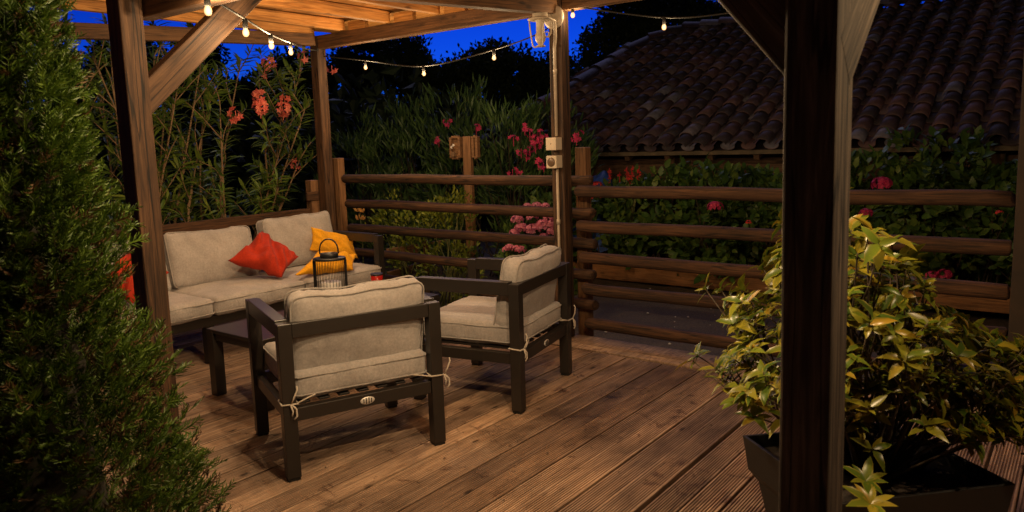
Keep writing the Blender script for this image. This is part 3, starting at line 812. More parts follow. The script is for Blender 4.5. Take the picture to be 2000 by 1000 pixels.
# conifer in the left foreground
def conifer():
    cx, cy = -2.33, .80
    tbl = [(0, .40), (.45, .50), (.62, .49), (.80, .38), (.92, .36), (1.02, .36), (1.14, .25), (1.33, .265), (1.58, .225), (2.07, .15), (2.5, .02)]
    t = thing('conifer_shrub', 'bushy green conifer in the left foreground hiding the end of the sofa', 'shrub', (cx, cy, 0))
    b = MB(); b.tube([(cx, cy, -.02), (cx + .01, cy, 1), (cx, cy, 2.3)], [.05, .03, .006], 10); b.build('trunk', 'bark', t, True)
    g = MB(); br = MB()
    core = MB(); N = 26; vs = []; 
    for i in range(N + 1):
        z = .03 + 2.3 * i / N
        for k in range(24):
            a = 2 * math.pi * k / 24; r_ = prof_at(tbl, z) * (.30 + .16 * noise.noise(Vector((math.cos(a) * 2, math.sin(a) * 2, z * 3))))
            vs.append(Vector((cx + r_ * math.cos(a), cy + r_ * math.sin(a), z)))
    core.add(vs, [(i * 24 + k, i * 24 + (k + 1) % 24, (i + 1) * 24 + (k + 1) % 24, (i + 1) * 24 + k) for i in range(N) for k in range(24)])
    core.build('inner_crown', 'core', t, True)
    for s in range(11000):
        z = 2.35 * (1 - rnd.random() ** .75) + .02
        a = rnd.uniform(0, 2 * math.pi)
        out = Vector((math.cos(a), math.sin(a), 0))
        lump = .86 + .30 * noise.noise(Vector((math.cos(a) * 2.2, math.sin(a) * 2.2, z * 3.4))) + .14 * noise.noise(Vector((math.cos(a) * 6, math.sin(a) * 6, z * 9)))
        r_ = prof_at(tbl, z) * lump * rnd.uniform(.60, 1.02)
        p = Vector((cx, cy, z)) + out * r_
        d = (out * rnd.uniform(.5, 1) + Vector((0, 0, rnd.uniform(.35, 1.1))) + rvec() * .45).normalized()
        L = rnd.uniform(.035, .085); side = d.cross(out + rvec() * .4).normalized()
        tgt = br if rnd.random() < (.08 + .28 * max(0, noise.noise(Vector((a * 1.2, z * 2.2, 3)))) + (.08 if z < .9 else 0)) and r_ < prof_at(tbl, z) * .95 else g
        # a flat spray: a rib with scale-leaf twigs either side
        nseg = 6
        nrm = side.cross(d)
        tgt.leaf(p, d, nrm, L, .007, .05, .2, 1)
        for k in range(1, nseg):
            q = p + d * (L * k / nseg)
            for sg in (-1, 1):
                dd = (d * .8 + side * sg * .75 + rvec() * .25).normalized()
                tgt.leaf(q, dd, nrm + rvec() * .5, L * (.50 - .06 * k) + .005, .0052, .08, .25, 1)
    g.build('foliage', 'thuja', t); br.build('dry_foliage', 'thuja_brown', t)
conifer()

# planter with variegated shrub
def planter():
    t = thing('planter_box', 'tapered anthracite planter box standing on the deck behind the right post', 'planter', (-.55, 2.75, 0))
    z1 = .46
    c = [on_z(1450, 850, z1), on_z(1700, 979, z1), on_z(1985, 945, z1)]
    c[1] = on_z(1640, 985, z1)
    A_, B_, D_ = c; E_ = A_ + D_ - B_
    cen = (A_ + D_) / 2
    def ring(s, z): return [Vector((cen.x + (q.x - cen.x) * s, cen.y + (q.y - cen.y) * s, z)) for q in (A_, B_, D_, E_)]
    def loft(rings, cap0=True, cap1=False):
        b = MB(); vs = [v for q in rings for v in q]; fs = []
        for i in range(len(rings) - 1):
            for k in range(4): fs.append((4 * i + k, 4 * i + (k + 1) % 4, 4 * i + 4 + (k + 1) % 4, 4 * i + 4 + k))
        if cap0: fs.append((3, 2, 1, 0))
        if cap1: fs.append(tuple(4 * (len(rings) - 1) + k for k in range(4)))
        b.add(vs, fs); return b
    loft([ring(.70, .004), ring(.86, z1 - .17), ring(.95, z1 - .13), ring(1.0, z1), ring(.955, z1), ring(.94, z1 - .06)]).build('box', 'planter', t, False, .003)
    loft([ring(.939, z1 - .09), ring(.938, z1 - .05)], False, True).build('soil', 'soil', t)
    # shrub
    s = thing('variegated_shrub', 'leafy variegated shrub with yellow-edged leaves growing in the planter', 'shrub', (cen.x, cen.y, z1 - .05))
    lf = MB(); lf.uv = []; st = MB()
    # crown outline given as tips: world heights over the planter footprint
    tips = []
    ex = (B_ - D_); ey = (A_ - B_)
    rightv = RV.copy(); rightv.z = 0; rightv.normalize(); fwd = Vector((FV.x, FV.y, 0)).normalized()
    tt = [(-.58, .72), (-.52, .80), (-.47, 1.04), (-.38, 1.0), (-.30, 1.15), (-.14, 1.38), (.04, 1.25), (.20, 1.02), (.28, .95), (.43, .88), (.62, .82)]
    while len(tips) < 560:
        lat = rnd.uniform(-.55, .60); dep = rnd.uniform(-.30, .36)
        if lat < -.26 and rnd.random() < .45: continue
        top = prof_at(tt, lat) - .35 * max(0, -dep) + .07 * noise.noise(Vector((lat * 7, dep * 7, 0)))
        u = rnd.random()
        if u < .03: continue
        z = .52 + (top - .52) * (u ** .8)
        if lat < -.24 and z < .68: continue
        tips.append((lat, dep, z, u))
    base = Vector((cen.x, cen.y, z1 - .06))
    for i, (lat, dep, z, u) in enumerate(tips):
        p = base + rightv * lat + fwd * dep; p.z = z
        out = (rightv * lat + fwd * dep) * 1.2 + Vector((0, 0, .55)) + rvec() * .35
        out.normalize()
        if i % 7 == 0:
            r0 = base + rightv * lat * rnd.uniform(.05, .35) + fwd * dep * rnd.uniform(.05, .35)
            mid = r0.lerp(p, .55) + rvec() * .04 + Vector((0, 0, .03))
            st.tube(catmull([r0, mid, p], 5), [.007 - .0045 * k / 10 for k in range(11)], 6)
        elif i > 6:
            q = min(tips[:i], key=lambda T: (T[0] - lat) ** 2 + (T[1] - dep) ** 2 + (T[2] - z) ** 2 + (.3 if T[2] > z else 0))
            r0 = base + rightv * q[0] * .8 + fwd * q[1] * .8; r0.z = z1 + (q[2] - z1) * .75
            st.tube([r0, r0.lerp(p, .5) + rvec() * .015, p], [.004, .003, .0022], 5)
        nl = rnd.randint(5, 9); yel = rnd.random() < .2
        for k in range(nl):
            a = 2.4 * k + rnd.uniform(-.3, .3); sd = out.orthogonal().normalized(); sd = Matrix.Rotation(a, 3, out) @ sd
            d = (out * rnd.uniform(.15, .75) + sd).normalized()
            L = rnd.choice((rnd.uniform(.03, .05), rnd.uniform(.045, .075), rnd.uniform(.06, .088)))
            lf.leaf(p - out * .004 * k, d, out + rvec() * .15, L, L * rnd.uniform(.34, .50), rnd.uniform(.0, .55), rnd.uniform(.05, .25))
    # a few low shoots at the front
    for (px, py, dd) in ((1690, 940, 0), (1700, 985, 0), (1660, 830, 0)):
        p = on_z(px, py, z1 + .07); out = Vector((0, 0, 1)) - fwd * .4
        st.tube([base + (p - base) * .6 - Vector((0, 0, .05)), p], [.004, .003], 5)
        for k in range(8):
            sd = Matrix.Rotation(2.4 * k, 3, out.normalized()) @ out.orthogonal().normalized()
            d = (out * .5 + sd).normalized(); L = rnd.uniform(.06, .10)
            lf.leaf(p, d, out, L, L * .35, .2, .1)
    lf.build('leaves', 'variegated', s, True); st.build('stems', 'darkstem', s, True)
planter()

def five_petal(b, p, nrm, r_):
    nrm = nrm.normalized(); sd = nrm.orthogonal().normalized()
    for k in range(5):
        d = Matrix.Rotation(2 * math.pi * k / 5 + rnd.uniform(-.2, .2), 3, nrm) @ sd
        b.leaf(p, (d + nrm * .35).normalized(), nrm, r_, r_ * .62, .15, .05, 1)
def cluster(b, p, rad, n, pr):
    b.tube([p - Vector((0, 0, rad * 1.6)), p, p + Vector((0, 0, rad * .5))], .004, 4)
    for k in range(n):
        v = rvec(); q = p + Vector((v.x * rad, v.y * rad, v.z * rad * .8)); five_petal(b, q, v * .6 - FV * .5, pr)
def head(b, p, rad, n=60):
    n = int(n * .6)
    """a domed hydrangea flower head made of small four-petalled florets"""
    for k in range(n):
        v = rvec()
        if v.z < -.35: v.z = -v.z
        q = p + Vector((v.x * rad, v.y * rad, v.z * rad * .72)); nn = v; sd = nn.orthogonal().normalized(); sd = Matrix.Rotation(rnd.uniform(0, 6), 3, nn) @ sd; s2 = nn.cross(sd); f = rad * .36
        b.add([q - sd * f, q - s2 * f * .8 + nn * f * .2, q + sd * f, q + s2 * f * .8 + nn * f * .2], [(0, 1, 2, 3)])

# tall oleander behind the sofa
def tall_oleander(lab, base, targets, flowers, seed, grp, nleaf=9):
    r0 = random.Random(seed)
    t = thing('oleander_shrub', lab, 'shrub', base, grp)
    st = MB(); lf = MB(); fl = MB()
    base = Vector(base)
    def whorl(p, d, n, L0):
        for k in range(n):
            sd = Matrix.Rotation(2.1 * k + r0.uniform(-.4, .4), 3, d) @ d.orthogonal().normalized()
            dd = (d * r0.uniform(.35, 1.0) + sd).normalized(); L = L0 * r0.uniform(.7, 1.15)
            lf.leaf(p - d * .02 * k * .6, dd, d, L, L * .19, r0.uniform(.05, .35), .12)
    for tg in targets:
        tg = Vector(tg); b0 = base + Vector((r0.uniform(-.25, .25), r0.uniform(-.25, .25), 0))
        mid = b0.lerp(tg, .5) + Vector((r0.uniform(-.1, .1), r0.uniform(-.15, .15), .12))
        path = catmull([b0, b0.lerp(mid, .5) + Vector((0, r0.uniform(-.06, .06), .05)), mid, tg], 7)
        n = len(path); st.tube(path, [.021 - .015 * i / (n - 1) for i in range(n)], 7)
        for i in range(8, n, 1):
            d = (path[min(i + 1, n - 1)] - path[i - 1]).normalized()
            if i > n * .5 and r0.random() < .75: whorl(path[i], d, 4, .17)
            if i % 2 == 0 or r0.random() < .35:                         # side shoot
                e = path[i] + (d * .5 + Vector((r0.uniform(-1, 1) * .5, r0.uniform(-1, 1), r0.uniform(.2, 1)))).normalized() * r0.uniform(.22, .5)
                m2 = path[i].lerp(e, .5) + Vector((0, r0.uniform(-.05, .05), .03)); pp = catmull([path[i], m2, e], 4)
                st.tube(pp, [.007 - .004 * q / (len(pp) - 1) for q in range(len(pp))], 5)
                whorl(e, (e - m2).normalized(), nleaf, .17); whorl(m2, (e - m2).normalized(), 6, .17); whorl(path[i].lerp(m2, .6), d, 3, .15)
        whorl(path[-1], (path[-1] - path[-2]).normalized(), nleaf, .18)
    for p, r_, n in flowers:
        fl = MB(); cluster(fl, Vector(p), r_, n, .042); fl.build('flower_cluster', 'coral', t)
    st.build('stems', 'stem', t, True); lf.build('leaves', 'oleander', t, True)
tall_oleander('tall bare-stemmed oleander with coral flowers rising behind the sofa', (-7.25, 4.55, -.15),
    [on_x(x, y, X) for x, y, X in ((590, 130, -7.0), (555, 160, -6.9), (505, 150, -7.2), (470, 120, -7.3), (600, 200, -6.8), (400, 150, -7.4), (560, 250, -6.9), (590, 300, -7.0), (430, 230, -6.9))],
    [(on_x(505, 188, -6.75), .06, 12), (on_x(508, 210, -6.75), .07, 14), (on_x(552, 214, -6.75), .07, 14), (on_x(556, 193, -6.75), .03, 4), (on_x(460, 222, -6.8), .06, 9), (on_x(456, 232, -6.8), .03, 3), (on_x(525, 122, -6.9), .06, 7), (on_x(517, 142, -6.9), .04, 4), (on_x(594, 110, -6.7), .05, 6), (on_x(648, 132, -6.9), .05, 4), (on_x(578, 320, -7), .05, 4)], 3, 'tall oleanders')
tall_oleander('second tall oleander with thin brown stems between the conifer and front post', (-7.15, 3.5, -.15),
    [on_x(x, y, X) for x, y, X in ((180, 110, -7.0), (215, 100, -7.1), (330, 110, -7.3), (360, 95, -7.2), (395, 110, -7.0), (200, 200, -7.3), (300, 140, -7.0), (345, 180, -7.0), (410, 190, -7.2), (160, 160, -7.0))], [], 5, 'tall oleanders', 6)

def bush(name, lab, cat, c, rx, ry, h, n, mtl, L, asp, stemm='darkstem', group=None, upb=.5, fl=None, seg=2, dens=None, z0=-.1, parts=True):
    """a shrub: stems plus leaves massed in uneven clumps through its volume"""
    t = thing(name, lab, cat, (c[0], c[1], z0), group)
    lf = MB(); st = MB(); cl = []
    for k in range(max(10, n // 34)):
        a = rnd.uniform(0, 6.283); q = rnd.random() ** .5; zz = rnd.random() ** .7
        rr = (1 - max(0, zz - .45) ** 2 * 1.6)
        cl.append(Vector((c[0] + rx * rr * q * math.cos(a), c[1] + ry * rr * q * math.sin(a), z0 + .08 + (h - .08) * zz * rnd.uniform(.9, 1.06))))
    cen = Vector((c[0], c[1], z0 + h * .35))
    for q in cl:
        k = n // len(cl)
        out = (q - cen); out = Vector((out.x / rx, out.y / ry, out.z / h)).normalized() if out.length > 0 else Vector((0, 0, 1))
        if rnd.random() < .5:
            b0 = Vector((c[0] + rnd.uniform(-.3, .3) * rx, c[1] + rnd.uniform(-.3, .3) * ry, z0)); st.tube(catmull([b0, b0.lerp(q, .5) + rvec() * .05, q], 4), [.011 - .008 * i / 8 for i in range(9)], 5)
        sp = .11 + .35 * L
        for i in range(k):
            p = q + rvec() * rnd.uniform(.1, 1) * sp
            d = (out + Vector((0, 0, upb)) + rvec() * .9).normalized(); ll_ = L * rnd.uniform(.6, 1.2)
            lf.leaf(p, d, (out + Vector((0, 0, .6)) + rvec() * .5), ll_, ll_ * asp, rnd.uniform(.02, .25), .1, seg)
    lf.build('foliage', mtl, t, True); st.build('stems', stemm, t, True)
    for (nm, mt, items) in (fl or []):
        for it in items:
            b = MB(); it(b); b.build(nm, mt, t)
    return t

GO = 'oleander bushes massed behind the back fence'
def flw(p, r_, n, pr=.04): return lambda b: cluster(b, Vector(p), r_, n, pr)
def hd(p, r_, n=60): return lambda b: head(b, Vector(p), r_, n)
mg = lambda L_: ('flower_cluster', 'magenta', L_)
for x, top, Y, w, lab, fl in (
    (705, 245, 7.6, .75, 'dark oleander bush beside the back left pergola post', []),
    (800, 215, 7.8, .75, 'dark oleander bush rising in the middle behind the garden post', [(857, 275), (930, 250)]),
    (900, 190, 7.7, .8, 'tallest dark oleander bush behind the log fence', [(875, 238), ]),
    (990, 205, 7.5, .75, 'dark oleander bush full of magenta flowers near the lamp post', [(1003, 272), (1025, 250), (1035, 262), (1043, 275), (1055, 262), (1060, 268), (1035, 290), (1046, 285), (1018, 295), (1028, 302), (1052, 318), (1062, 322), (1001, 335), (1016, 343)]),
    (1060, 235, 7.9, .7, 'dark oleander bush standing right behind the lamp post', [(1130, 262), (1084, 318), (1126, 270)])):
    p = on_y(x, top, Y)
    f = [mg([flw(on_y(a, b_, Y - .75), .05, 5, .033) for a, b_ in fl])] if fl else None
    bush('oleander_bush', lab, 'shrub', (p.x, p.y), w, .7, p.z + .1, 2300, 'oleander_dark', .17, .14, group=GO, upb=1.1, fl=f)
# smaller things between the fence and the oleanders
GY = 'small bright shrubs behind the fence'
bush('bright_shrub', 'small yellow-green shrub left of the garden post', 'shrub', tuple(on_y(790, 400, 5.75).xy), .55, .22, 1.12, 1300, 'yellowgreen', .062, .42, 'green_stem', GY, .8, seg=1)
bush('bright_shrub', 'small yellow-green shrub round the foot of the garden post', 'shrub', tuple(on_y(870, 400, 5.65).xy), .42, .22, 1.18, 1200, 'yellowgreen', .062, .42, 'green_stem', GY, .8, seg=1)
bush('low_shrub', 'low dark shrub behind the lowest logs beside the sofa arm', 'shrub', tuple(on_y(850, 500, 5.9).xy), .9, .22, .62, 700, 'hedge', .07, .4, seg=1)
hp = [(1010, 430, .06), (1040, 425, .055), (1072, 425, .05), (1018, 445, .06), (1042, 448, .07), (1062, 440, .07), (1080, 438, .06), (1005, 455, .05), (1080, 452, .055), (1065, 403, .04), (1048, 402, .045), (1030, 403, .04), (1062, 462, .04)]
p = on_y(1045, 440, 5.75)
bush('hydrangea', 'pale pink hydrangea in full bloom behind the back armchair', 'shrub', (p.x, p.y + .1), .36, .22, 1.12, 500, 'hedge', .10, .6, fl=[('flower_head', 'pink', [hd(on_y(a, b_, 5.55), r_ , 90) for a, b_, r_ in hp])])
p = on_y(1000, 486, 5.6)
bush('hydrangea', 'low pink hydrangea peeping above the back armchair arm', 'shrub', (p.x, p.y + .05), .2, .15, .70, 160, 'hedge', .08, .6, fl=[('flower_head', 'pink', [hd(on_y(a, b_, 5.5), .045) for a, b_ in ((995, 484), (1010, 486), (1018, 488), (990, 488))])])
# orange lily by the corner post
p = on_y(703, 420, 5.8)
t = thing('lily', 'single pale orange lily flowering just right of the corner post', 'flower', (p.x, p.y, -.1))
b = MB(); b.tube([(p.x, p.y, -.1), (p.x + .02, p.y, .5), (p.x, p.y, p.z + .06)], [.008, .006, .004], 6); b.build('stem', 'green_stem', t, True)
b = MB()
for a, b_ in ((704, 406), (698, 409), (710, 410), (703, 424), (697, 425), (709, 425)):
    q = on_y(a, b_, 5.8)
    for k in range(5):
        v = Vector((rnd.uniform(-1, 1), rnd.uniform(-.6, .3), rnd.uniform(.3, 1))); b.leaf(q - Vector((0, 0, .03)), v, -FV, .07, .022, -.1, .1, 1)
b.build('petals', 'lily', t)

# raised bed boards behind the back fence
t = thing('raised_bed', 'weathered raised bed of planks behind the back fence', 'raised bed', (-5.5, 6.2, 0))
for (xa, ya, xb, yb) in ((755, 495, 872, 463), (757, 540, 842, 512)):
    a, b_ = on_y(xa, ya, 5.45), on_y(xb, yb, 6.3); timber('plank', a, (b_.x, b_.y, a.z), .03, .10, 'fpost', t)
a = on_y(792, 470, 5.7); timber('stake', (a.x + .25, 5.75, -.2), (a.x + .25, 5.75, a.z + .02), .04, .04, 'fpost', t, (1, 0, 0))

# hedge between the gravel path and the house
GH = 'hydrangea hedge beyond the gravel'
rp = lambda L_: ('flower_head', 'magenta', L_)
hedge = [
 (1200, 372, 8.05, .55, 'hydrangea bush with red flowers next to the fence post', [('flower_head', 'red_petal', [hd(on_y(1166, 362, 7.3), .06, 40), hd(on_y(1172, 384, 7.3), .045, 30), hd(on_y(1156, 386, 7.3), .04, 25), hd(on_y(1215, 386, 7.4), .035, 25)]),]),
 (1290, 348, 8.1, .6, 'hydrangea bush below the left end of the eaves', None),
 (1390, 346, 8.05, .6, 'hydrangea bush with one bright pinkish red flower head', [('flower_head', 'magenta', [hd(on_y(1397, 405, 7.45), .08, 70)])]),
 (1480, 350, 8.1, .6, 'hydrangea bush left of the dark right post with a tiny red flower', [('flower_head', 'red_petal', [hd(on_y(1462, 434, 7.45), .03, 30)])]),
 (1590, 350, 8.1, .65, 'hydrangea bush mostly behind the dark right post', None),
 (1700, 330, 8.1, .65, 'hydrangea bush with flat magenta flower head right of the dark post', [rp([hd(on_y(1722, 360, 7.45), .085, 90), hd(on_y(1691, 417, 7.4), .06, 50)])]),
 (1830, 282, 8.1, .65, 'tallest hydrangea bush reaching the eaves at the right', [rp([hd(on_y(1822, 540, 7.4), .06, 50), hd(on_y(1845, 536, 7.4), .06, 50)])]),
 (1950, 335, 8.1, .6, 'hydrangea bush at the right edge of the picture', [('flower_head', 'red_petal', [hd(on_y(1952, 416, 7.5), .03, 25)])]),
 (2100, 330, 8.1, .7, 'hydrangea bush beyond the right picture edge', None)]
for x, top, Y, w, lab, fl in hedge:
    p = on_y(x, top, Y)
    bush('hydrangea_bush', lab, 'hedge shrub', (p.x, p.y), w, .42, p.z + .12, 1500, 'hedge', .125, .56, group=GH, upb=.2, fl=fl)
# spiky red salvia in front of the house wall
p = on_y(1215, 345, 7.9)
t = thing('salvia', 'thin plant with small red flower spikes above the top rail', 'flower', (p.x, p.y, -.1))
for k in range(14):
    e = on_y(rnd.uniform(1190, 1250), rnd.uniform(332, 352), 7.9)
    b = MB(); b.tube([(p.x + rnd.uniform(-.1, .1), p.y, -.1), (e.x, e.y, e.z - .06)], .004, 4); st_ = b.build('stem', 'green_stem', t)
    f = MB(); f.tube([e - Vector((0, 0, .06)), e + Vector((0, 0, .05))], .004, 4)
    for q in range(7): f.leaf(e + Vector((0, 0, rnd.uniform(-.05, .05))), rvec(), -FV, .035, .02, 0, .1, 1)
    f.build('flower_spike', 'red_petal', st_)
# blue tarp
p = on_y(1180, 345, 8.3)
b = MB(); N = 14; vs = []
for i in range(N + 1):
    for j in range(N + 1):
        u, v = i / N * 2 - 1, j / N * 2 - 1; hh = max(0, 1 - u * u * .9) * max(0, 1 - v * v * .9)
        vs.append(Vector((p.x - .05 + u * .38, p.y + v * .3, -.12 + 1.28 * hh ** .5 + .10 * noise.noise(Vector((u * 2.5, v * 2.5, 3))))))
b.add(vs, [(i * (N + 1) + j, (i + 1) * (N + 1) + j, (i + 1) * (N + 1) + j + 1, i * (N + 1) + j + 1) for i in range(N) for j in range(N)])
tag(b.build('tarp_cover', 'tarp', None, True), 'crumpled blue tarp over a heap beside the pale fence post', 'tarp')

# timber edging of the hedge bed
t = thing('bed_edging', 'orange-brown plank edging along the gravel in front of the hedge', 'edging', (-2, 7.85, -.1))
a, b_ = on_y(1155, 528, 7.85), on_y(1530, 566, 7.85)
timber('plank', (-5.2, 7.86, -.02), (-1.82, 7.86, -.02), .05, .17, 'plank', t, wob=.006)
timber('plank', (-1.80, 7.80, .05), (1.8, 7.80, .05), .05, .20, 'plank', t, wob=.006)
timber('cap_board', (-1.80, 7.80, .17), (1.8, 7.80, .17), .09, .03, 'plank', t)
timber('peg', (-1.81, 7.76, -.2), (-1.81, 7.76, .22), .05, .06, 'plank', t, (1, 0, 0))

# ------------------------------------------------------------------ house
HS = thing('tiled_house', 'low timber house with big hipped roof of clay barrel tiles', 'house', (-2, 10.5, 0))
EY, EZ, SL = 8.6, 1.432, .464
def roof():
    # roof outline on the roof plane (X, Y)
    left = [(-7.35, 8.6), (-7.2, 9.6), (-6.95, 10.35), (-6.83, 10.7), (-6.76, 11.2), (-6.62, 12.0), (-6.42, 12.5), (-6.15, 12.72), (-5.85, 12.82)]
    def xmin(Y): 
        for (xa, ya), (xb, yb) in zip(left, left[1:]):
            if ya <= Y <= yb: return xa + (xb - xa) * (Y - ya) / (yb - ya)
        return left[-1][0]
    pit = .25; crs = .285; att = []; b = MB(); X1 = 4.5
    rows = int((12.9 - EY) / (crs * math.cos(math.atan(SL)))) + 1
    dy = (12.9 - EY) / rows; nrm = Vector((0, -SL, 1)).normalized(); ns = 10
    for r_ in range(rows):
        ya = EY + r_ * dy - .05; yb = ya + dy + .06
        xs = xmin(min(max((ya + yb) / 2, EY), 12.8)); k0 = int(math.floor(xs / pit))
        for k in range(k0, int(X1 / pit)):
            v_ = rnd.random(); jx = rnd.uniform(-.012, .012); jz = rnd.uniform(-.007, .007); jy = rnd.uniform(-.018, .018)
            for part in (0, 1):                     # 0 trough, 1 cover
                n0 = len(b.v); val = v_ if part else rnd.random()
                for e, yy in enumerate((ya + jy * part - (.0 if part else .01), yb)):
                    lift = (.034 if e == 0 else .0) + jz
                    wd = (.088 if part else .082) * (1.05 if e == 0 else .9)
                    for q in range(ns + 1):
                        a = math.pi * q / ns
                        if part: x = k * pit + jx + wd * -math.cos(a); hh = .03 + .075 * math.sin(a) + lift
                        else: x = k * pit + pit / 2 + jx * .5 + wd * -math.cos(a); hh = .055 - .055 * math.sin(a) + lift * .7
                        P0 = Vector((x, yy, EZ + SL * (yy - EY))) + nrm * hh
                        b.v.append(P0); att.append(val)
                for q in range(ns): b.f.append((n0 + q, n0 + q + 1, n0 + ns + 2 + q, n0 + ns + 1 + q))
                # thick front lip
                n1 = len(b.v)
                for q in range(ns + 1):
                    b.v.append(b.v[n0 + q] - nrm * .018 + Vector((0, .003, 0))); att.append(.90)
                for q in range(ns): b.f.append((n1 + q, n1 + q + 1, n0 + q + 1, n0 + q))
    # hip and ridge caps
    def caps(path, step=.33):
        pts = [Vector((x, y, EZ + SL * (y - EY))) for x, y in path]
        for a, c in zip(pts, pts[1:]):
            n_ = max(1, int((c - a).length / step))
            for i in range(n_):
                p, q = a.lerp(c, i / n_), a.lerp(c, (i + 1) / n_); d = (q - p).normalized(); sd = d.cross(Vector((0, 0, 1))).normalized(); val = rnd.random()
                n0 = len(b.v)
                for e, (w_, l_) in enumerate(((.17, .06), (.15, .03))):
                    pp = p - d * .03 if e == 0 else q + d * .02
                    for k in range(9):
                        an = math.pi * k / 8; b.v.append(pp + sd * w_ * math.cos(an) + Vector((0, 0, .02 + l_ + w_ * .7 * math.sin(an)))); att.append(val)
                for k in range(8): b.f.append((n0 + k, n0 + k + 1, n0 + 10 + k, n0 + 9 + k))
    caps(left); caps([(-5.85, 12.85), (4.5, 12.85)])
    # rear and hip slopes close the roof
    n0 = len(b.v); zr = EZ + SL * (12.82 - EY)
    b.add([Vector((-5.85, 12.86, zr + .03)), Vector((4.5, 12.86, zr + .03)), Vector((4.5, 17, EZ)), Vector((-7.35, 17, EZ))], [(0, 1, 2, 3)]); att += [.3] * 4
    lp_ = [Vector((x - .02, y, EZ + SL * (y - EY) - .02)) for x, y in left]
    n0 = len(b.v); b.v += lp_ + [Vector((-7.6, 17, EZ))]; att += [.3] * (len(lp_) + 1)
    for i in range(len(lp_) - 1): b.f.append((n0 + i, n0 + i + 1, n0 + len(lp_)))
    # underlay just below the tiles
    n0 = len(b.v); pl = [(x, y) for x, y in left] + [(4.5, 12.82), (4.5, 8.6)]
    b.v += [Vector((x, y, EZ + SL * (y - EY) - .02)) for x, y in pl]; att += [.05] * len(pl); b.f.append(tuple(n0 + i for i in range(len(pl)))[::-1])
    o = b.build('roof', 'tile', HS, True)
    a = o.data.attributes.new('tile', 'FLOAT', 'POINT'); a.data.foreach_set('value', att)
    return o
roof()
b = MB(); b.box((-1.4, 8.60, 1.385), (11.9, .035, .05)); b.build('fascia', 'fascia', HS, False, .003)
for k in range(20):
    x = -7.0 + .56 * k; timber('rafter_tail', (x, 8.63, 1.335), (x, 9.3, 1.62), .07, .09, 'house_wood', HS)
timber('wall_beam', (-7.0, 9.0, 1.13), (4.4, 9.0, 1.13), .14, .22, 'house_wood', HS)
for x in (-6.5, -4.3, -2.35, -.75, .9, 2.6): timber('wall_post', (x, 8.98, -.16), (x, 8.98, 1.6), .13, .13, 'house_wood', HS, (1, 0, 0))
for k in range(8): timber('wall_board', (-7.0, 9.12, -.05 + .215 * k), (4.4, 9.12, -.05 + .215 * k), .03, .205, 'house_wood', HS)
b = MB(); b.box((-1.3, 13, .72), (11.3, 7.6, 1.7)); b.build('wall', 'darkwood', HS)

# ------------------------------------------------------------------ trees behind
def tree(lab, c, clumps, n, L, trunk=.16, name='tree', grp='trees beyond the garden', z0=-.2, limbs=True):
    """crown given as ellipsoid lobes (centre, radii); leaves in clumps through the lobes, with gaps"""
    t = thing(name, lab, 'tree', (c[0], c[1], z0), grp)
    lf = MB(); tr = MB(); top = max(q[0].z for q in clumps)
    ctr = Vector((c[0], c[1], z0)); vol = [r_.x * r_.z for _, r_ in clumps]; tv = sum(vol)
    tr.tube(catmull([ctr, Vector((c[0] + .1, c[1], top * .45)), Vector((c[0], c[1], top * .9))], 5), [trunk * (1 - .085 * i) for i in range(11)], 8)
    for (q, r_), v_ in zip(clumps, vol):
        s0 = Vector((c[0] + .05, c[1], z0 + (q.z - z0) * .5)); tr.tube(catmull([s0, s0.lerp(q, .55) + Vector((0, 0, -.1)), q], 4), [trunk * .4 * (1 - .1 * i) for i in range(9)], 6)
        m_ = int(n * v_ / tv); k = 0
        while k < m_:
            d = rvec(); rr = rnd.uniform(.35, 1.0) ** .6
            cc = q + Vector((d.x * r_.x, d.y * r_.y, d.z * r_.z)) * rr
            if noise.noise(cc * 1.7 / max(.6, r_.x)) < -.12: k += 2; continue
            for i in range(14):
                p = cc + rvec() * rnd.uniform(.2, 1) * (L * 2.0)
                lf.leaf(p, rvec() + d * .6 + Vector((0, 0, .2)), rvec(), L * rnd.uniform(.6, 1.3), L * .5, .1, .1, 1); k += 1
    tr.build('trunk', 'bark', t, True); lf.build('crown', 'tree', t)
def lobes(Y, items):
    out = []
    for x, y, rx, rz in items:
        p = on_y(x, y, Y); s = (p - EYE).dot(FV) / F
        out.append((p, Vector((rx * s, rx * s * .8, rz * s))))
    return out
def base_of(x, Y): p = on_y(x, 300, Y); return (p.x, p.y)
tree('round-crowned dark tree in the middle beyond the oleanders', base_of(960, 15), lobes(15, [(940, 140, 60, 45), (1000, 150, 60, 50), (890, 160, 50, 40), (1050, 180, 45, 50), (960, 115, 45, 25), (930, 200, 60, 30), (1010, 215, 50, 20)]), 17000, .14)
tree('dark tree with a ragged top left of the round-crowned one', base_of(730, 14), lobes(14, [(720, 120, 70, 50), (790, 110, 50, 40), (670, 150, 50, 50), (820, 150, 40, 40), (760, 170, 80, 50), (690, 215, 60, 40)]), 17000, .14)
tree('tall dark tree standing between the lamp post and house roof', base_of(1225, 16.5), lobes(16.5, [(1225, 40, 55, 50), (1190, 100, 60, 50), (1160, 160, 50, 40), (1250, 110, 60, 60), (1270, 20, 50, 40), (1150, 220, 40, 60), (1210, 190, 60, 50)]), 17000, .14)
tree('dark tree rising behind the ridge of the tiled roof', base_of(1350, 17.5), lobes(17.5, [(1330, 45, 55, 50), (1385, 45, 50, 40), (1310, 5, 40, 30), (1360, 90, 60, 40), (1420, 60, 40, 40)]), 11000, .14)
tree('small dark tree half hidden by the lamp post', base_of(1080, 17), lobes(17, [(1075, 135, 35, 30), (1100, 150, 30, 40), (1050, 160, 35, 30), (1085, 210, 40, 50)]), 7000, .13)
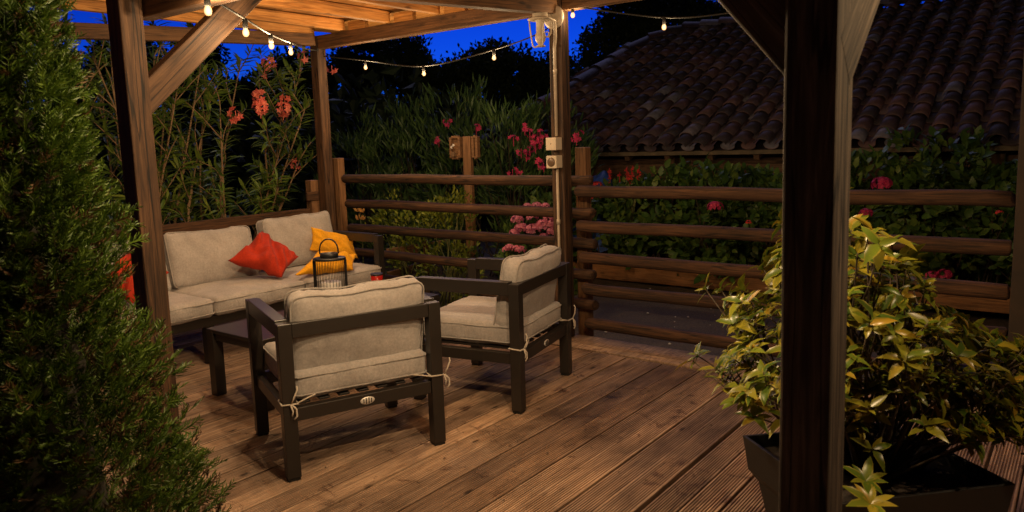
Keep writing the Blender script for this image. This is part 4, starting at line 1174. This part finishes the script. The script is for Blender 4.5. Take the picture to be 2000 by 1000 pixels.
tree('dark spreading tree behind the left oleanders', base_of(400, 11.5), lobes(11.5, [(330, 200, 90, 80), (430, 250, 90, 90), (250, 130, 80, 70), (520, 250, 80, 110), (180, 220, 80, 90), (600, 260, 60, 110), (380, 110, 60, 40), (570, 150, 60, 40)]), 46000, .17)
tree('dark tree at the far left behind the conifer', base_of(60, 9), lobes(9, [(40, 120, 110, 90), (120, 180, 80, 90), (-40, 200, 110, 120)]), 9000, .13)
# dark undergrowth filling the far garden
b = MB()
for k in range(60000):
    x = rnd.uniform(-26, 3); y = rnd.uniform(13, 24) if x > -9 else rnd.uniform(8.5, 22)
    h = 2.5 + .8 * noise.noise(Vector((x * .5, y * .5, 0))); z = -.2 + h * rnd.random() ** .7
    b.leaf(Vector((x, y, z)), rvec() + Vector((0, 0, .5)), rvec(), rnd.uniform(.2, .42), .17, .1, .1, 1)
tag(b.build('undergrowth', 'tree'), 'dark mass of undergrowth at the far end of the garden', 'undergrowth', kind='stuff')

# ------------------------------------------------------------------ light and sky
w = bpy.data.worlds.new('World'); scene.world = w; w.use_nodes = True
nt = w.node_tree; bg = nt.nodes['Background']
sky = nt.nodes.new('ShaderNodeTexSky'); sky.sky_type = 'NISHITA'; sky.sun_disc = False
SUN_EL, SUN_ROT = R(-6.0), R(-38)
sky.sun_elevation = SUN_EL; sky.sun_rotation = SUN_ROT; sky.ozone_density = 3; sky.air_density = 1.0; sky.dust_density = .3
tint = nt.nodes.new('ShaderNodeMix'); tint.data_type = 'RGBA'; tint.blend_type = 'MULTIPLY'; tint.inputs[0].default_value = 1
tint.inputs[7].default_value = (.02, .20, 1.0, 1)
nt.links.new(sky.outputs[0], tint.inputs[6]); nt.links.new(tint.outputs[2], bg.inputs[0]); bg.inputs[1].default_value = 20
sl = bpy.data.lights.new('sun', 'SUN'); sl.energy = .42; sl.angle = R(40); sl.color = (.55, .55, 1)
so = bpy.data.objects.new('sun', sl); C.objects.link(so)
dirv = Vector((math.sin(SUN_ROT) * math.cos(R(50)), math.cos(SUN_ROT) * math.cos(R(50)), math.sin(R(50))))
so.rotation_euler = dirv.to_track_quat('Z', 'Y').to_euler()
scene.view_settings.view_transform = 'Standard'; scene.view_settings.look = 'None'
scene.view_settings.exposure = 0; scene.view_settings.gamma = 1
scene.cycles.max_bounces = 6; scene.cycles.sample_clamp_indirect = 4
scene.cycles.use_denoising = True
